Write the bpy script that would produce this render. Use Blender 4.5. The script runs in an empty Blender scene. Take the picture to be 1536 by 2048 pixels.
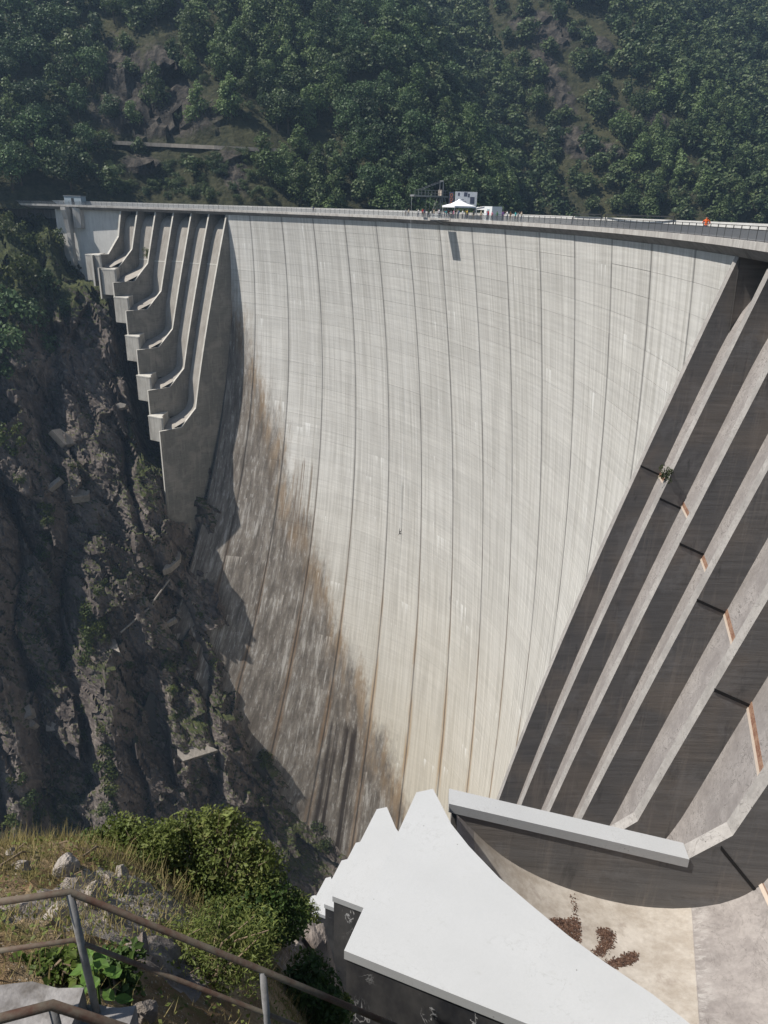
import bpy, bmesh, math, random
import numpy as np
from mathutils import Vector, Matrix
from mathutils.bvhtree import BVHTree
from mathutils.geometry import tessellate_polygon

SC = bpy.context.scene
COL = SC.collection
R_ = math.radians
random.seed(7)
RNG = np.random.default_rng(7)

# ------------------------------------------------------------------ camera, sky, sun, exposure
PITCH, ROLL, FPX = R_(22.3356), R_(1.591), 1480.0
cam_d = bpy.data.cameras.new('camera')
cam = bpy.data.objects.new('camera', cam_d)
COL.objects.link(cam)
cam.matrix_world = Matrix.Rotation(math.pi / 2 - PITCH, 4, 'X') @ Matrix.Rotation(ROLL, 4, 'Z')
cam_d.sensor_fit = 'VERTICAL'
cam_d.sensor_height = 36.0
cam_d.sensor_width = 27.0
cam_d.lens = FPX / 2048 * 36
cam_d.clip_start, cam_d.clip_end = 0.1, 6000
SC.camera = cam

SUN_AZ, SUN_EL = R_(10.0), R_(55.0)          # heading of the light, height of the sun
SUN_D = Vector((math.cos(SUN_AZ) * math.cos(SUN_EL), math.sin(SUN_AZ) * math.cos(SUN_EL), -math.sin(SUN_EL)))
world = bpy.data.worlds.new('World')
SC.world = world
world.use_nodes = True
wn = world.node_tree
sky = wn.nodes.new('ShaderNodeTexSky')
sky.sky_type = 'NISHITA'
sky.sun_disc = False
sky.sun_elevation = SUN_EL
sky.sun_rotation = math.atan2(-SUN_D.x, -SUN_D.y)
sky.air_density, sky.dust_density, sky.ozone_density = 1.2, 1.0, 1.2
wn.nodes['Background'].inputs['Strength'].default_value = 0.062
wn.links.new(sky.outputs[0], wn.nodes['Background'].inputs['Color'])
sun_d = bpy.data.lights.new('sun', 'SUN')
sun_d.energy = 4.6
sun_d.angle = R_(0.53)
sun_d.color = (1.0, 0.95, 0.875)
sun = bpy.data.objects.new('sun', sun_d)
COL.objects.link(sun)
sun.location = (-150, -40, 260)
sun.rotation_euler = SUN_D.to_track_quat('-Z', 'Y').to_euler()
SC.view_settings.view_transform = 'Standard'
SC.view_settings.look = 'None'
SC.view_settings.gamma = 1.0
SC.view_settings.use_curve_mapping = False
SC.view_settings.exposure = 0.46
SC.cycles.max_bounces = 6
SC.cycles.diffuse_bounces = 3
SC.cycles.glossy_bounces = 2
SC.cycles.transmission_bounces = 2
SC.cycles.volume_bounces = 0
SC.cycles.use_denoising = True
SC.cycles.caustics_reflective = SC.cycles.caustics_refractive = False

# ------------------------------------------------------------------ place: the dam's own coordinates
CX, CY, CR = -147.284, 82.705, 176.956      # centre and radius of the crest's downstream edge
AX = R_(25.3427)                            # dam axis, pointing upstream
STEP = R_(4.209221)                         # one concrete block along the crest (13 m)
E1 = np.array([math.cos(AX), math.sin(AX)])
E2 = np.array([-E1[1], E1[0]])
CC = np.array([CX, CY])
FACE = np.array([-18.326, 4.178, 9.888, -4.351, -9.661, 11.629, -16.862, -6.25, -1.195, 4.909, 3.583, 1.528])


def ang(k):
    return AX + (7.5 - np.asarray(k, float)) * STEP


def face_r(k, z):
    k = np.asarray(k, float); z = np.minimum(np.asarray(z, float) + 3.0, 0) / 100; u = (k - 7.5) / 7
    r = 0
    for i in range(3):
        for j in range(4):
            r = r + FACE[i * 4 + j] * z ** (i + 1) * u ** j
    return r


def ring(k, r, z):
    a = ang(k); k = np.asarray(k, float)
    return np.stack([CX + (CR + r) * np.cos(a), CY + (CR + r) * np.sin(a), np.zeros_like(a) + z], -1)


def vw(v, w, z):
    """Across the valley, along the valley, height -> world."""
    v, w, z = np.broadcast_arrays(np.asarray(v, float), np.asarray(w, float), np.asarray(z, float))
    return np.stack([CX + E1[0] * w + E2[0] * v, CY + E1[1] * w + E2[1] * v, z], -1)


CS, SN, CRO, SRO = math.cos(PITCH), math.sin(PITCH), math.cos(-ROLL), math.sin(-ROLL)


def ray(x, y):
    """Direction from the eye (the origin) through a point of the 1536 x 2048 photograph."""
    x, y = x - 768, y - 1024
    x, y = (CRO * x - SRO * y) / FPX, (SRO * x + CRO * y) / FPX
    return np.array([x, CS - y * SN, -SN - y * CS])


def at(x, y, Y):
    d = ray(x, y)
    return d * (Y / d[1])


def atz(x, y, z):
    d = ray(x, y)
    return d * (z / d[2])


def project(P):
    P = np.asarray(P, float)
    D = P[..., 1] * CS - P[..., 2] * SN
    V = -(P[..., 1] * SN + P[..., 2] * CS)
    x, y = FPX * P[..., 0] / D, FPX * V / D
    c, s = math.cos(ROLL), math.sin(ROLL)
    return np.stack([768 + c * x - s * y, 1024 + s * x + c * y, D], -1)


# ------------------------------------------------------------------ noise
def _h(i, j, k, s):
    n = (i.astype(np.int64) * 374761393 + j.astype(np.int64) * 668265263 + k.astype(np.int64) * 2147483647 + s * 974634777) & 0xFFFFFFFF
    n = ((n ^ (n >> 13)) * 1274126177) & 0xFFFFFFFF
    n = (n ^ (n >> 16)) & 0xFFFFFFFF
    n = (n * 2246822519) & 0xFFFFFFFF
    return ((n ^ (n >> 15)) & 0xFFFFFF) / float(0x1000000)


def vnoise(x, y, z=0.0, s=0):
    x, y, z = np.broadcast_arrays(np.asarray(x, float), np.asarray(y, float), np.asarray(z, float))
    i, j, k = np.floor(x), np.floor(y), np.floor(z)
    a, b, c = x - i, y - j, z - k
    a, b, c = a * a * (3 - 2 * a), b * b * (3 - 2 * b), c * c * (3 - 2 * c)
    i, j, k = i.astype(np.int64), j.astype(np.int64), k.astype(np.int64)
    r = 0
    for di in (0, 1):
        for dj in (0, 1):
            for dk in (0, 1):
                r = r + _h(i + di, j + dj, k + dk, s) * (a if di else 1 - a) * (b if dj else 1 - b) * (c if dk else 1 - c)
    return r


def fbm(x, y, z=0.0, s=0, o=4):
    r, a, t = 0, 1.0, 0
    for n in range(o):
        r = r + a * vnoise(x * 2 ** n, y * 2 ** n, z * 2 ** n, s + n); t += a; a *= 0.5
    return r / t


def facets(x, y, s=0, tilt=1.0):
    """Tilted random planes, one per irregular cell: broken rock."""
    i, j = np.floor(x), np.floor(y)
    best = np.full(x.shape, 9.0); out = np.zeros(x.shape)
    for di in (-1, 0, 1):
        for dj in (-1, 0, 1):
            ii, jj = i + di, j + dj
            z0 = np.zeros(x.shape, np.int64)
            px = ii + _h(ii.astype(np.int64), jj.astype(np.int64), z0, s)
            py = jj + _h(ii.astype(np.int64), jj.astype(np.int64), z0, s + 1)
            d = (px - x) ** 2 + (py - y) ** 2
            v = _h(ii.astype(np.int64), jj.astype(np.int64), z0, s + 2) - 0.5
            gx = _h(ii.astype(np.int64), jj.astype(np.int64), z0, s + 3) - 0.5
            gy = _h(ii.astype(np.int64), jj.astype(np.int64), z0, s + 4) - 0.5
            m = d < best
            best = np.where(m, d, best)
            out = np.where(m, v + tilt * (gx * (x - px) + gy * (y - py)), out)
    return out


def sstep(a, b, x):
    t = np.clip((np.asarray(x, float) - a) / (b - a), 0, 1)
    return t * t * (3 - 2 * t)


# ------------------------------------------------------------------ materials
class Mat:
    def __init__(self, name, rough=0.85, spec=0.25):
        self.m = bpy.data.materials.new(name)
        self.m.use_nodes = True
        self.t = self.m.node_tree
        self.b = self.t.nodes['Principled BSDF']
        self.b.inputs['Roughness'].default_value = rough
        self.b.inputs['Specular IOR Level'].default_value = spec
        self._geo = None

    def n(self, kind, **kw):
        nd = self.t.nodes.new('ShaderNode' + kind)
        for a, v in kw.items():
            setattr(nd, a, v)
        return nd

    def put(self, sock, v):
        if hasattr(v, 'is_output') or isinstance(v, bpy.types.NodeSocket):
            self.t.links.new(v, sock)
        else:
            if sock.type == 'RGBA' and len(v) == 3:
                v = (*v, 1)
            sock.default_value = v

    def geo(self, out='Position'):
        if self._geo is None:
            self._geo = self.n('NewGeometry')
        return self._geo.outputs[out]

    def math(self, op, a, b=0.0, clamp=False):
        nd = self.n('Math', operation=op, use_clamp=clamp)
        self.put(nd.inputs[0], a)
        self.put(nd.inputs[1], b)
        return nd.outputs[0]

    def sep(self, v):
        nd = self.n('SeparateXYZ'); self.put(nd.inputs[0], v)
        return nd.outputs[0], nd.outputs[1], nd.outputs[2]

    def comb(self, x, y, z=0.0):
        nd = self.n('CombineXYZ')
        for i, v in enumerate((x, y, z)):
            self.put(nd.inputs[i], v)
        return nd.outputs[0]

    def scale(self, v, s):
        nd = self.n('VectorMath', operation='MULTIPLY'); self.put(nd.inputs[0], v); nd.inputs[1].default_value = s
        return nd.outputs[0]

    def noise(self, v, sc=1.0, det=3.0, rough=0.55, dist=0.0):
        nd = self.n('TexNoise'); self.put(nd.inputs['Vector'], v)
        nd.inputs['Scale'].default_value = sc; nd.inputs['Detail'].default_value = det
        nd.inputs['Roughness'].default_value = rough; nd.inputs['Distortion'].default_value = dist
        return nd.outputs['Fac']

    def voro(self, v, sc=1.0, feat='F1', out='Distance', rnd=1.0):
        nd = self.n('TexVoronoi', feature=feat); self.put(nd.inputs['Vector'], v)
        nd.inputs['Scale'].default_value = sc; nd.inputs['Randomness'].default_value = rnd
        return nd.outputs[out]

    def white(self, v):
        nd = self.n('TexWhiteNoise', noise_dimensions='3D'); self.put(nd.inputs['Vector'], v)
        return nd.outputs['Value']

    def step(self, x, a, b):
        nd = self.n('MapRange', interpolation_type='SMOOTHSTEP'); self.put(nd.inputs['Value'], x)
        nd.inputs['From Min'].default_value = a; nd.inputs['From Max'].default_value = b
        return nd.outputs[0]

    def mix(self, f, a, b):
        nd = self.n('Mix', data_type='RGBA'); self.put(nd.inputs[0], f)
        self.put(nd.inputs[6], a); self.put(nd.inputs[7], b)
        return nd.outputs[2]

    def mul(self, c, f):
        nd = self.n('Mix', data_type='RGBA', blend_type='MULTIPLY'); nd.inputs[0].default_value = 1.0
        self.put(nd.inputs[6], c)
        g = self.n('CombineColor'); [self.put(g.inputs[i], f) for i in range(3)]
        self.put(nd.inputs[7], g.outputs[0])
        return nd.outputs[2]

    def bump(self, h, strength=0.4, dist=0.1):
        nd = self.n('Bump'); self.put(nd.inputs['Height'], h)
        nd.inputs['Strength'].default_value = strength; nd.inputs['Distance'].default_value = dist
        self.t.links.new(nd.outputs[0], self.b.inputs['Normal'])

    def col(self, c):
        self.put(self.b.inputs['Base Color'], c)
        return self.m


def arc_coords(M):
    x, y, z = M.sep(M.geo())
    dx = M.math('SUBTRACT', x, CX); dy = M.math('SUBTRACT', y, CY)
    a = M.math('ARCTAN2', dy, dx)
    k = M.math('ADD', M.math('MULTIPLY', M.math('SUBTRACT', AX, a), 1 / STEP), 7.5)
    u = M.math('MULTIPLY', k, 13.0)
    return k, u, z


def m_face():
    M = Mat('dam_face_concrete', 0.9, 0.15)
    k, u, z = arc_coords(M)
    s1 = M.noise(M.comb(M.math('MULTIPLY', u, 1.6), M.math('MULTIPLY', z, 0.035)), 1.0, 4, 0.6)
    s2 = M.noise(M.comb(M.math('MULTIPLY', u, 0.30), M.math('MULTIPLY', z, 0.022)), 1.0, 3, 0.55)
    s3 = M.noise(M.comb(M.math('MULTIPLY', u, 0.09), M.math('MULTIPLY', z, 1.9)), 1.0, 4, 0.7)
    pan = M.white(M.comb(M.math('FLOOR', k), M.math('FLOOR', M.math('DIVIDE', M.math('ADD', z, 3.0), 3.0)), 3.0))
    big = M.noise(M.comb(M.math('MULTIPLY', u, 0.02), M.math('MULTIPLY', z, 0.02)), 1.0, 3)
    c = M.mix(M.step(s1, 0.36, 0.64), (0.43, 0.413, 0.382), (0.575, 0.558, 0.522))
    s4 = M.noise(M.comb(M.math('MULTIPLY', u, 0.75), M.math('MULTIPLY', z, 0.012), 5.0), 1.0, 4, 0.6)
    c = M.mix(M.math('MULTIPLY', M.step(s4, 0.5, 0.7), 0.32), c, (0.32, 0.302, 0.268))
    c = M.mix(M.math('MULTIPLY', M.step(s2, 0.35, 0.7), 0.45), c, (0.60, 0.585, 0.555))
    c = M.mul(c, M.math('ADD', 0.74, M.math('MULTIPLY', s3, 0.50)))
    c = M.mul(c, M.math('ADD', 0.955, M.math('MULTIPLY', pan, 0.08)))
    # the lower face is yellower
    low = M.step(M.math('ADD', z, M.math('MULTIPLY', big, 60)), -30, -150)
    c = M.mix(M.math('MULTIPLY', low, 0.75), c, M.mul((0.50, 0.45, 0.36), M.math('ADD', 0.72, M.math('MULTIPLY', s1, 0.5))))
    # white lime runs that start at a lift joint and fade downwards
    rnd = M.white(M.comb(M.math('FLOOR', M.math('MULTIPLY', k, 2.0)), 5.0, 1.0))
    zz = M.math('ADD', M.math('DIVIDE', z, 18.0), M.math('MULTIPLY', rnd, 7.0))
    fr = M.math('SUBTRACT', 1.0, M.math('FRACT', zz))
    band = M.math('FLOOR', zz)
    fine = M.noise(M.comb(M.math('MULTIPLY', u, 1.3), M.math('MULTIPLY', band, 7.3), 2.0), 1.0, 3, 0.7)
    patch = M.noise(M.comb(M.math('MULTIPLY', u, 0.11), M.math('MULTIPLY', band, 3.1), 9.0), 1.0, 1)
    lime = M.math('MULTIPLY', M.step(M.math('SUBTRACT', M.math('ADD', fine, M.math('MULTIPLY', patch, 0.5)), M.math('MULTIPLY', fr, 0.55)), 0.81, 0.93), 0.7)
    c = M.mix(lime, c, (0.76, 0.75, 0.72))
    # rust down the vertical joints, growing towards the foot
    dj = M.math('MULTIPLY', M.math('ABSOLUTE', M.math('SUBTRACT', k, M.math('ROUND', k))), 13.0)
    wv = M.noise(M.comb(M.math('MULTIPLY', u, 0.5), M.math('MULTIPLY', z, 0.05), 4.0), 1.0, 3)
    jw = M.math('ADD', 0.25, M.math('MULTIPLY', M.step(z, -70, -170), 1.3))
    rust = M.math('MULTIPLY', M.math('MULTIPLY', M.step(M.math('DIVIDE', dj, jw), 1.0, 0.2), M.step(wv, 0.36, 0.6)), M.step(z, -45, -120))
    c = M.mix(M.math('MULTIPLY', rust, 0.75), c, (0.34, 0.22, 0.11))
    grey = M.math('MULTIPLY', M.step(dj, 0.45, 0.12), 0.5)
    c = M.mix(grey, c, (0.12, 0.115, 0.11))
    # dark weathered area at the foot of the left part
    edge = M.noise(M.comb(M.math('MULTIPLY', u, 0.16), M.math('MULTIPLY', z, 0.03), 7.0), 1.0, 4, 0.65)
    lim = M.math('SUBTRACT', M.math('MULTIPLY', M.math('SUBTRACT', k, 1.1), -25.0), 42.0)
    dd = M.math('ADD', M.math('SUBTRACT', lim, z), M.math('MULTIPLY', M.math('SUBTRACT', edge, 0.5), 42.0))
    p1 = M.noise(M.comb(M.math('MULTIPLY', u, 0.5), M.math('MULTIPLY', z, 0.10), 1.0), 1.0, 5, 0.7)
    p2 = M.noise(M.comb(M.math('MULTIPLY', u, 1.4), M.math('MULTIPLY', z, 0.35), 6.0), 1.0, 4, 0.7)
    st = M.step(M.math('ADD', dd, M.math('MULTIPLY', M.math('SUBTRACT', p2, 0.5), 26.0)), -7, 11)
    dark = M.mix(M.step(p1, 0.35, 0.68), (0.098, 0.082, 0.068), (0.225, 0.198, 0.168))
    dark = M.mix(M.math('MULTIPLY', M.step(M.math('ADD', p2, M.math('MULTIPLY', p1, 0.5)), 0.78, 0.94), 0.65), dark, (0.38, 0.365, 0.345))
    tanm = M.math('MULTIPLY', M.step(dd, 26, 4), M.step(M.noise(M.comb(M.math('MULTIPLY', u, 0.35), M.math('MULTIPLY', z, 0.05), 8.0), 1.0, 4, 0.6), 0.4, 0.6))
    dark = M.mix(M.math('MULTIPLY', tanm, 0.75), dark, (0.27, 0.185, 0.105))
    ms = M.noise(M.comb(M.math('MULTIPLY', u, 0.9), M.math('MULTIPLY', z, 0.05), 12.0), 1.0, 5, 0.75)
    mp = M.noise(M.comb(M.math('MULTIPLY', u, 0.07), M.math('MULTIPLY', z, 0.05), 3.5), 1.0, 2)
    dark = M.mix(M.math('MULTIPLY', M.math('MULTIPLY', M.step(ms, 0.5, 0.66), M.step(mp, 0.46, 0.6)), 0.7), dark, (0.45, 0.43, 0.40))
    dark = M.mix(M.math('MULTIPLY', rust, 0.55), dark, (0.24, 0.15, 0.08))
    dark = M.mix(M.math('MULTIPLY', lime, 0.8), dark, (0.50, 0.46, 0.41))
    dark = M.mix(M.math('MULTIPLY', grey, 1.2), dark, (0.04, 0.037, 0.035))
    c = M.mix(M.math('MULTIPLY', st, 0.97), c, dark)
    # wet black runs
    w1 = M.noise(M.comb(M.math('MULTIPLY', u, 0.55), M.math('MULTIPLY', z, 0.006), 3.0), 1.0, 2)
    reg = M.math('MULTIPLY', M.step(M.math('ABSOLUTE', M.math('SUBTRACT', k, 4.47)), 0.42, 0.3), M.step(M.math('ADD', z, M.math('MULTIPLY', p2, 10.0)), -144, -149))
    c = M.mix(M.math('MULTIPLY', M.math('MULTIPLY', reg, M.step(w1, 0.44, 0.56)), 0.92), c, (0.035, 0.026, 0.021))
    # two leaking joints: brown and white runs, and a few black ones higher up
    w2 = M.noise(M.comb(M.math('MULTIPLY', u, 0.95), M.math('MULTIPLY', z, 0.008), 13.0), 1.0, 4, 0.7)
    fade = M.math('MULTIPLY', M.step(M.math('ADD', z, M.math('MULTIPLY', p1, 9.0)), -64.5, -68.0), M.step(M.math('ADD', z, M.math('MULTIPLY', w2, 60)), -68, -50))
    r2 = M.math('MULTIPLY', M.step(M.math('ABSOLUTE', M.math('SUBTRACT', k, 2.66)), 0.42, 0.2), fade)
    c = M.mix(M.math('MULTIPLY', M.math('MULTIPLY', r2, M.step(w2, 0.48, 0.64)), 0.75), c, (0.15, 0.105, 0.068))
    c = M.mix(M.math('MULTIPLY', M.math('MULTIPLY', r2, M.step(w2, 0.40, 0.32)), 0.8), c, (0.62, 0.59, 0.54))
    w4 = M.noise(M.comb(M.math('MULTIPLY', u, 1.2), M.math('MULTIPLY', z, 0.01), 21.0), 1.0, 3, 0.7)
    f3 = M.math('MULTIPLY', M.step(M.math('ADD', z, M.math('MULTIPLY', w4, 8.0)), -61.5, -64.5), M.step(M.math('ADD', z, M.math('MULTIPLY', w4, 70)), -52, -36))
    r3 = M.math('MULTIPLY', M.step(M.math('ABSOLUTE', M.math('SUBTRACT', k, 5.42)), 0.3, 0.2), f3)
    c = M.mix(M.math('MULTIPLY', M.math('MULTIPLY', r3, M.step(w4, 0.5, 0.66)), 0.55), c, (0.14, 0.134, 0.125))
    c = M.mix(M.math('MULTIPLY', M.math('MULTIPLY', r3, M.step(w4, 0.44, 0.36)), 0.6), c, (0.70, 0.69, 0.66))
    M.bump(M.math('ADD', M.math('MULTIPLY', s3, 0.6), M.math('MULTIPLY', s1, 0.3)), 0.25, 0.12)
    return M.col(c)


def m_concrete(name, a, b, stain=(0.1, 0.095, 0.09), amount=0.5, sc=1.0, streak=True, rough=0.9):
    M = Mat(name, rough, 0.2)
    p = M.geo()
    x, y, z = M.sep(p)
    n1 = M.noise(M.scale(p, (0.35 * sc, 0.35 * sc, 0.35 * sc)), 1.0, 5, 0.62)
    n2 = M.noise(M.scale(p, (2.2 * sc, 2.2 * sc, (0.12 if streak else 2.2) * sc)), 1.0, 4, 0.6)
    c = M.mix(M.step(M.math('ADD', M.math('MULTIPLY', n1, 0.5), M.math('MULTIPLY', n2, 0.5)), 0.32, 0.68), a, b)
    n3 = M.noise(M.scale(p, (0.9 * sc, 0.9 * sc, 0.1 * sc)), 1.0, 4, 0.7)
    c = M.mix(M.math('MULTIPLY', M.step(n3, 0.5, 0.72), amount), c, stain)
    n4 = M.noise(M.scale(p, (9 * sc, 9 * sc, 9 * sc)), 1.0, 2)
    c = M.mul(c, M.math('ADD', 0.84, M.math('MULTIPLY', n4, 0.32)))
    M.bump(n4, 0.3, 0.03)
    return M.col(c)


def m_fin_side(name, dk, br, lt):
    """Board-marked side of a chute wall: dark stain and shade both put into the colour."""
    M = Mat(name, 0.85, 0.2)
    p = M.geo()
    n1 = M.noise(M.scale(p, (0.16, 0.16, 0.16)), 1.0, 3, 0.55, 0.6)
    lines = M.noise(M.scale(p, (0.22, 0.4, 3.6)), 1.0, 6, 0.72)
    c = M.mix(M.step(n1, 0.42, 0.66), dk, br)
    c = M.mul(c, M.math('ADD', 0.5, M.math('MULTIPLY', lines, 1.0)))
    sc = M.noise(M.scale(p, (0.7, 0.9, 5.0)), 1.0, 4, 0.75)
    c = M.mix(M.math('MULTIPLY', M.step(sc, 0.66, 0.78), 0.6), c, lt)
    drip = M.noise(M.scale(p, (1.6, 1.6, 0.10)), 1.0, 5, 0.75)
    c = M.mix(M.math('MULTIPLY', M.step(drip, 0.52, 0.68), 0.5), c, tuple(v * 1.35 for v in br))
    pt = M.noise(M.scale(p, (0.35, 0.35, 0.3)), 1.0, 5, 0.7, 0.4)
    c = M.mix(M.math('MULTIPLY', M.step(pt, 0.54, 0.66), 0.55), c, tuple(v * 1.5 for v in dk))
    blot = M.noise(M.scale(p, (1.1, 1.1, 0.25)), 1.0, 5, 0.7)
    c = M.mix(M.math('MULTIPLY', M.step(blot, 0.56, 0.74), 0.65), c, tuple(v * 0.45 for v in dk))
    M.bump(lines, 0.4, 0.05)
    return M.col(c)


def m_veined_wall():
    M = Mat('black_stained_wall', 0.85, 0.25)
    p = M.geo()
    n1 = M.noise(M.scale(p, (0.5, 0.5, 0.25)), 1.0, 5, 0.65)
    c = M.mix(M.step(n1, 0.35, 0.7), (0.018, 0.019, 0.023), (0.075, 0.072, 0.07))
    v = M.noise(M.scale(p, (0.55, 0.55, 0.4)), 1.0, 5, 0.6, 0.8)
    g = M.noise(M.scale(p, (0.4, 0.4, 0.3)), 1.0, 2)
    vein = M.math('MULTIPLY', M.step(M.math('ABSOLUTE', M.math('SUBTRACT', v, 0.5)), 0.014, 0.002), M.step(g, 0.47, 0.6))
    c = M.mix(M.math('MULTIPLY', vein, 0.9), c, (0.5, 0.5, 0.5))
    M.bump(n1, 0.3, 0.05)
    return M.col(c)


def m_chute(name, a, b, cracks=1.0):
    M = Mat(name, 0.9, 0.15)
    p = M.geo()
    n1 = M.noise(M.scale(p, (0.5, 0.5, 0.5)), 1.0, 5, 0.65)
    n2 = M.noise(M.scale(p, (5, 5, 5)), 1.0, 3, 0.7)
    c = M.mix(M.step(n1, 0.3, 0.7), a, b)
    c = M.mul(c, M.math('ADD', 0.74, M.math('MULTIPLY', n2, 0.5)))
    cr = M.noise(M.scale(p, (1.1, 0.9, 1.6)), 1.0, 6, 0.6, 1.2)
    g = M.noise(p, 0.5, 2)
    crk = M.math('MULTIPLY', M.step(M.math('ABSOLUTE', M.math('SUBTRACT', cr, 0.5)), 0.011, 0.003), M.step(g, 0.42, 0.55))
    c = M.mix(M.math('MULTIPLY', crk, 0.8 * cracks), c, (0.06, 0.052, 0.048))
    sp = M.voro(p, 3.0)
    c = M.mix(M.math('MULTIPLY', M.math('MULTIPLY', M.step(sp, 0.11, 0.06), M.step(M.noise(p, 0.9, 2), 0.44, 0.56)), 0.8), c, (0.05, 0.045, 0.04))
    M.bump(n2, 0.35, 0.03)
    return M.col(c)


def m_bucket():
    a0, b0 = atz(1380, 1811, -24.85)[:2], atz(1400, 2048, -24.7)[:2]      # straight pour joint between bucket and chute
    nrm = np.array([b0[1] - a0[1], a0[0] - b0[0]]); nrm /= np.linalg.norm(nrm)
    if nrm[0] < 0: nrm = -nrm
    M = Mat('bucket_floor_concrete', 0.9, 0.15)
    p = M.geo()
    x, y, z = M.sep(p)
    n1 = M.noise(M.scale(p, (0.8, 1.3, 1.6)), 1.0, 6, 0.7)
    n2 = M.noise(p, 6.0, 3, 0.7)
    c = M.mix(M.step(n1, 0.3, 0.7), (0.34, 0.30, 0.255), (0.49, 0.452, 0.405))
    c = M.mul(c, M.math('ADD', 0.82, M.math('MULTIPLY', n2, 0.34)))
    st = M.noise(M.scale(p, (1.2, 1.2, 1.2)), 1.0, 4, 0.7)
    c = M.mix(M.math('MULTIPLY', M.step(st, 0.56, 0.72), 0.5), c, (0.25, 0.21, 0.18))
    dl = M.math('SUBTRACT', M.math('ADD', M.math('MULTIPLY', x, float(nrm[0])), M.math('MULTIPLY', y, float(nrm[1]))), float(nrm @ a0))
    ch = M.mix(M.step(n1, 0.3, 0.7), (0.225, 0.205, 0.196), (0.325, 0.30, 0.285))
    ch = M.mul(ch, M.math('ADD', 0.74, M.math('MULTIPLY', n2, 0.5)))
    cr = M.noise(M.scale(p, (1.1, 0.9, 1.6)), 1.0, 6, 0.6, 1.2)
    ch = M.mix(M.math('MULTIPLY', M.step(M.math('ABSOLUTE', M.math('SUBTRACT', cr, 0.5)), 0.009, 0.002), 0.42), ch, (0.08, 0.07, 0.064))
    lime = M.noise(M.scale(p, (1.0, 2.6, 2.0)), 1.0, 5, 0.75)
    pale = M.math('MULTIPLY', M.math('MULTIPLY', M.step(dl, 0.9, 0.05), M.step(dl, 0.0, 0.05)), M.step(lime, 0.45, 0.62))
    ch = M.mix(M.math('MULTIPLY', pale, 0.7), ch, (0.46, 0.44, 0.42))
    c = M.mix(M.step(M.math('ADD', dl, M.math('MULTIPLY', M.math('SUBTRACT', n2, 0.5), 0.05)), -0.02, 0.02), c, ch)
    M.bump(n2, 0.25, 0.02)
    return M.col(c)


def m_paint(name, c0, dirt=0.25):
    M = Mat(name, 0.55, 0.35)
    p = M.geo()
    n = M.noise(p, 0.5, 4, 0.6)
    n2 = M.noise(p, 2.2, 5, 0.75)
    c = M.mul(c0, M.math('ADD', 0.90, M.math('MULTIPLY', n, 0.16)))
    c = M.mix(M.math('MULTIPLY', M.step(n2, 0.60, 0.76), dirt), c, (0.30, 0.29, 0.27))
    sp = M.voro(p, 1.7)
    n3 = M.noise(p, 14.0, 4, 0.7)
    c = M.mix(M.math('MULTIPLY', M.step(sp, 0.05, 0.02), 0.8), c, (0.12, 0.11, 0.10))
    c = M.mul(c, M.math('ADD', 0.93, M.math('MULTIPLY', n3, 0.12)))
    hr = M.noise(p, 1.1, 6, 0.65, 0.6)
    c = M.mix(M.math('MULTIPLY', M.math('MULTIPLY', M.step(M.math('ABSOLUTE', M.math('SUBTRACT', hr, 0.5)), 0.006, 0.001), M.step(n, 0.5, 0.6)), 0.35), c, (0.2, 0.19, 0.18))
    M.bump(n3, 0.15, 0.01)
    return M.col(c)


def m_plain(name, c, rough=0.6, spec=0.3, metal=0.0, var=0.2, sc=6.0):
    M = Mat(name, rough, spec)
    M.b.inputs['Metallic'].default_value = metal
    n = M.noise(M.geo(), sc, 3)
    return M.col(M.mul(c, M.math('ADD', 1 - var / 2, M.math('MULTIPLY', n, var))))


def m_rust(name, a, b):
    M = Mat(name, 0.75, 0.3)
    p = M.geo()
    n = M.noise(p, 9.0, 5, 0.7)
    n2 = M.noise(p, 1.6, 3)
    c = M.mix(M.step(M.math('ADD', M.math('MULTIPLY', n, 0.6), M.math('MULTIPLY', n2, 0.4)), 0.36, 0.62), a, b)
    M.bump(n, 0.4, 0.01)
    return M.col(c)


def m_rock(name, a, b, c3, veg=0.35, sc=1.0, zveg=None):
    M = Mat(name, 0.92, 0.15)
    p = M.geo()
    x, y, z = M.sep(p)
    n1 = M.noise(M.scale(p, (0.07 * sc,) * 3), 1.0, 5, 0.65)
    n2 = M.noise(M.scale(p, (0.9 * sc,) * 3), 1.0, 5, 0.7)
    n3 = M.noise(M.scale(p, (0.5 * sc, 0.5 * sc, 0.12 * sc)), 1.0, 4, 0.65)
    c = M.mix(M.step(n1, 0.35, 0.65), a, b)
    c = M.mix(M.math('MULTIPLY', M.step(n3, 0.5, 0.7), 0.7), c, c3)
    c = M.mul(c, M.math('ADD', 0.55, M.math('MULTIPLY', n2, 0.9)))
    nx, ny, nz = M.sep(M.geo('True Normal'))
    v1 = M.noise(M.scale(p, (0.05 * sc,) * 3), 1.0, 4, 0.6)
    v2 = M.noise(M.scale(p, (0.6 * sc,) * 3), 1.0, 4, 0.7)
    vm = M.math('ADD', M.math('ADD', M.math('MULTIPLY', v1, 1.0), M.math('MULTIPLY', v2, 0.5)), M.math('MULTIPLY', nz, 0.35))
    if zveg:
        vm = M.math('ADD', vm, M.math('MULTIPLY', M.step(z, zveg[0], zveg[1]), zveg[2]))
    vf = M.math('MULTIPLY', M.step(vm, 1.12 - veg, 1.24 - veg), 0.9)
    g = M.mix(M.step(v2, 0.35, 0.65), (0.018, 0.028, 0.010), (0.065, 0.075, 0.022))
    c = M.mix(vf, c, g)
    M.bump(M.math('ADD', M.math('MULTIPLY', n2, 1.0), M.math('MULTIPLY', n3, 0.6)), 0.9, 0.5 / sc)
    return M.col(c)


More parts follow.
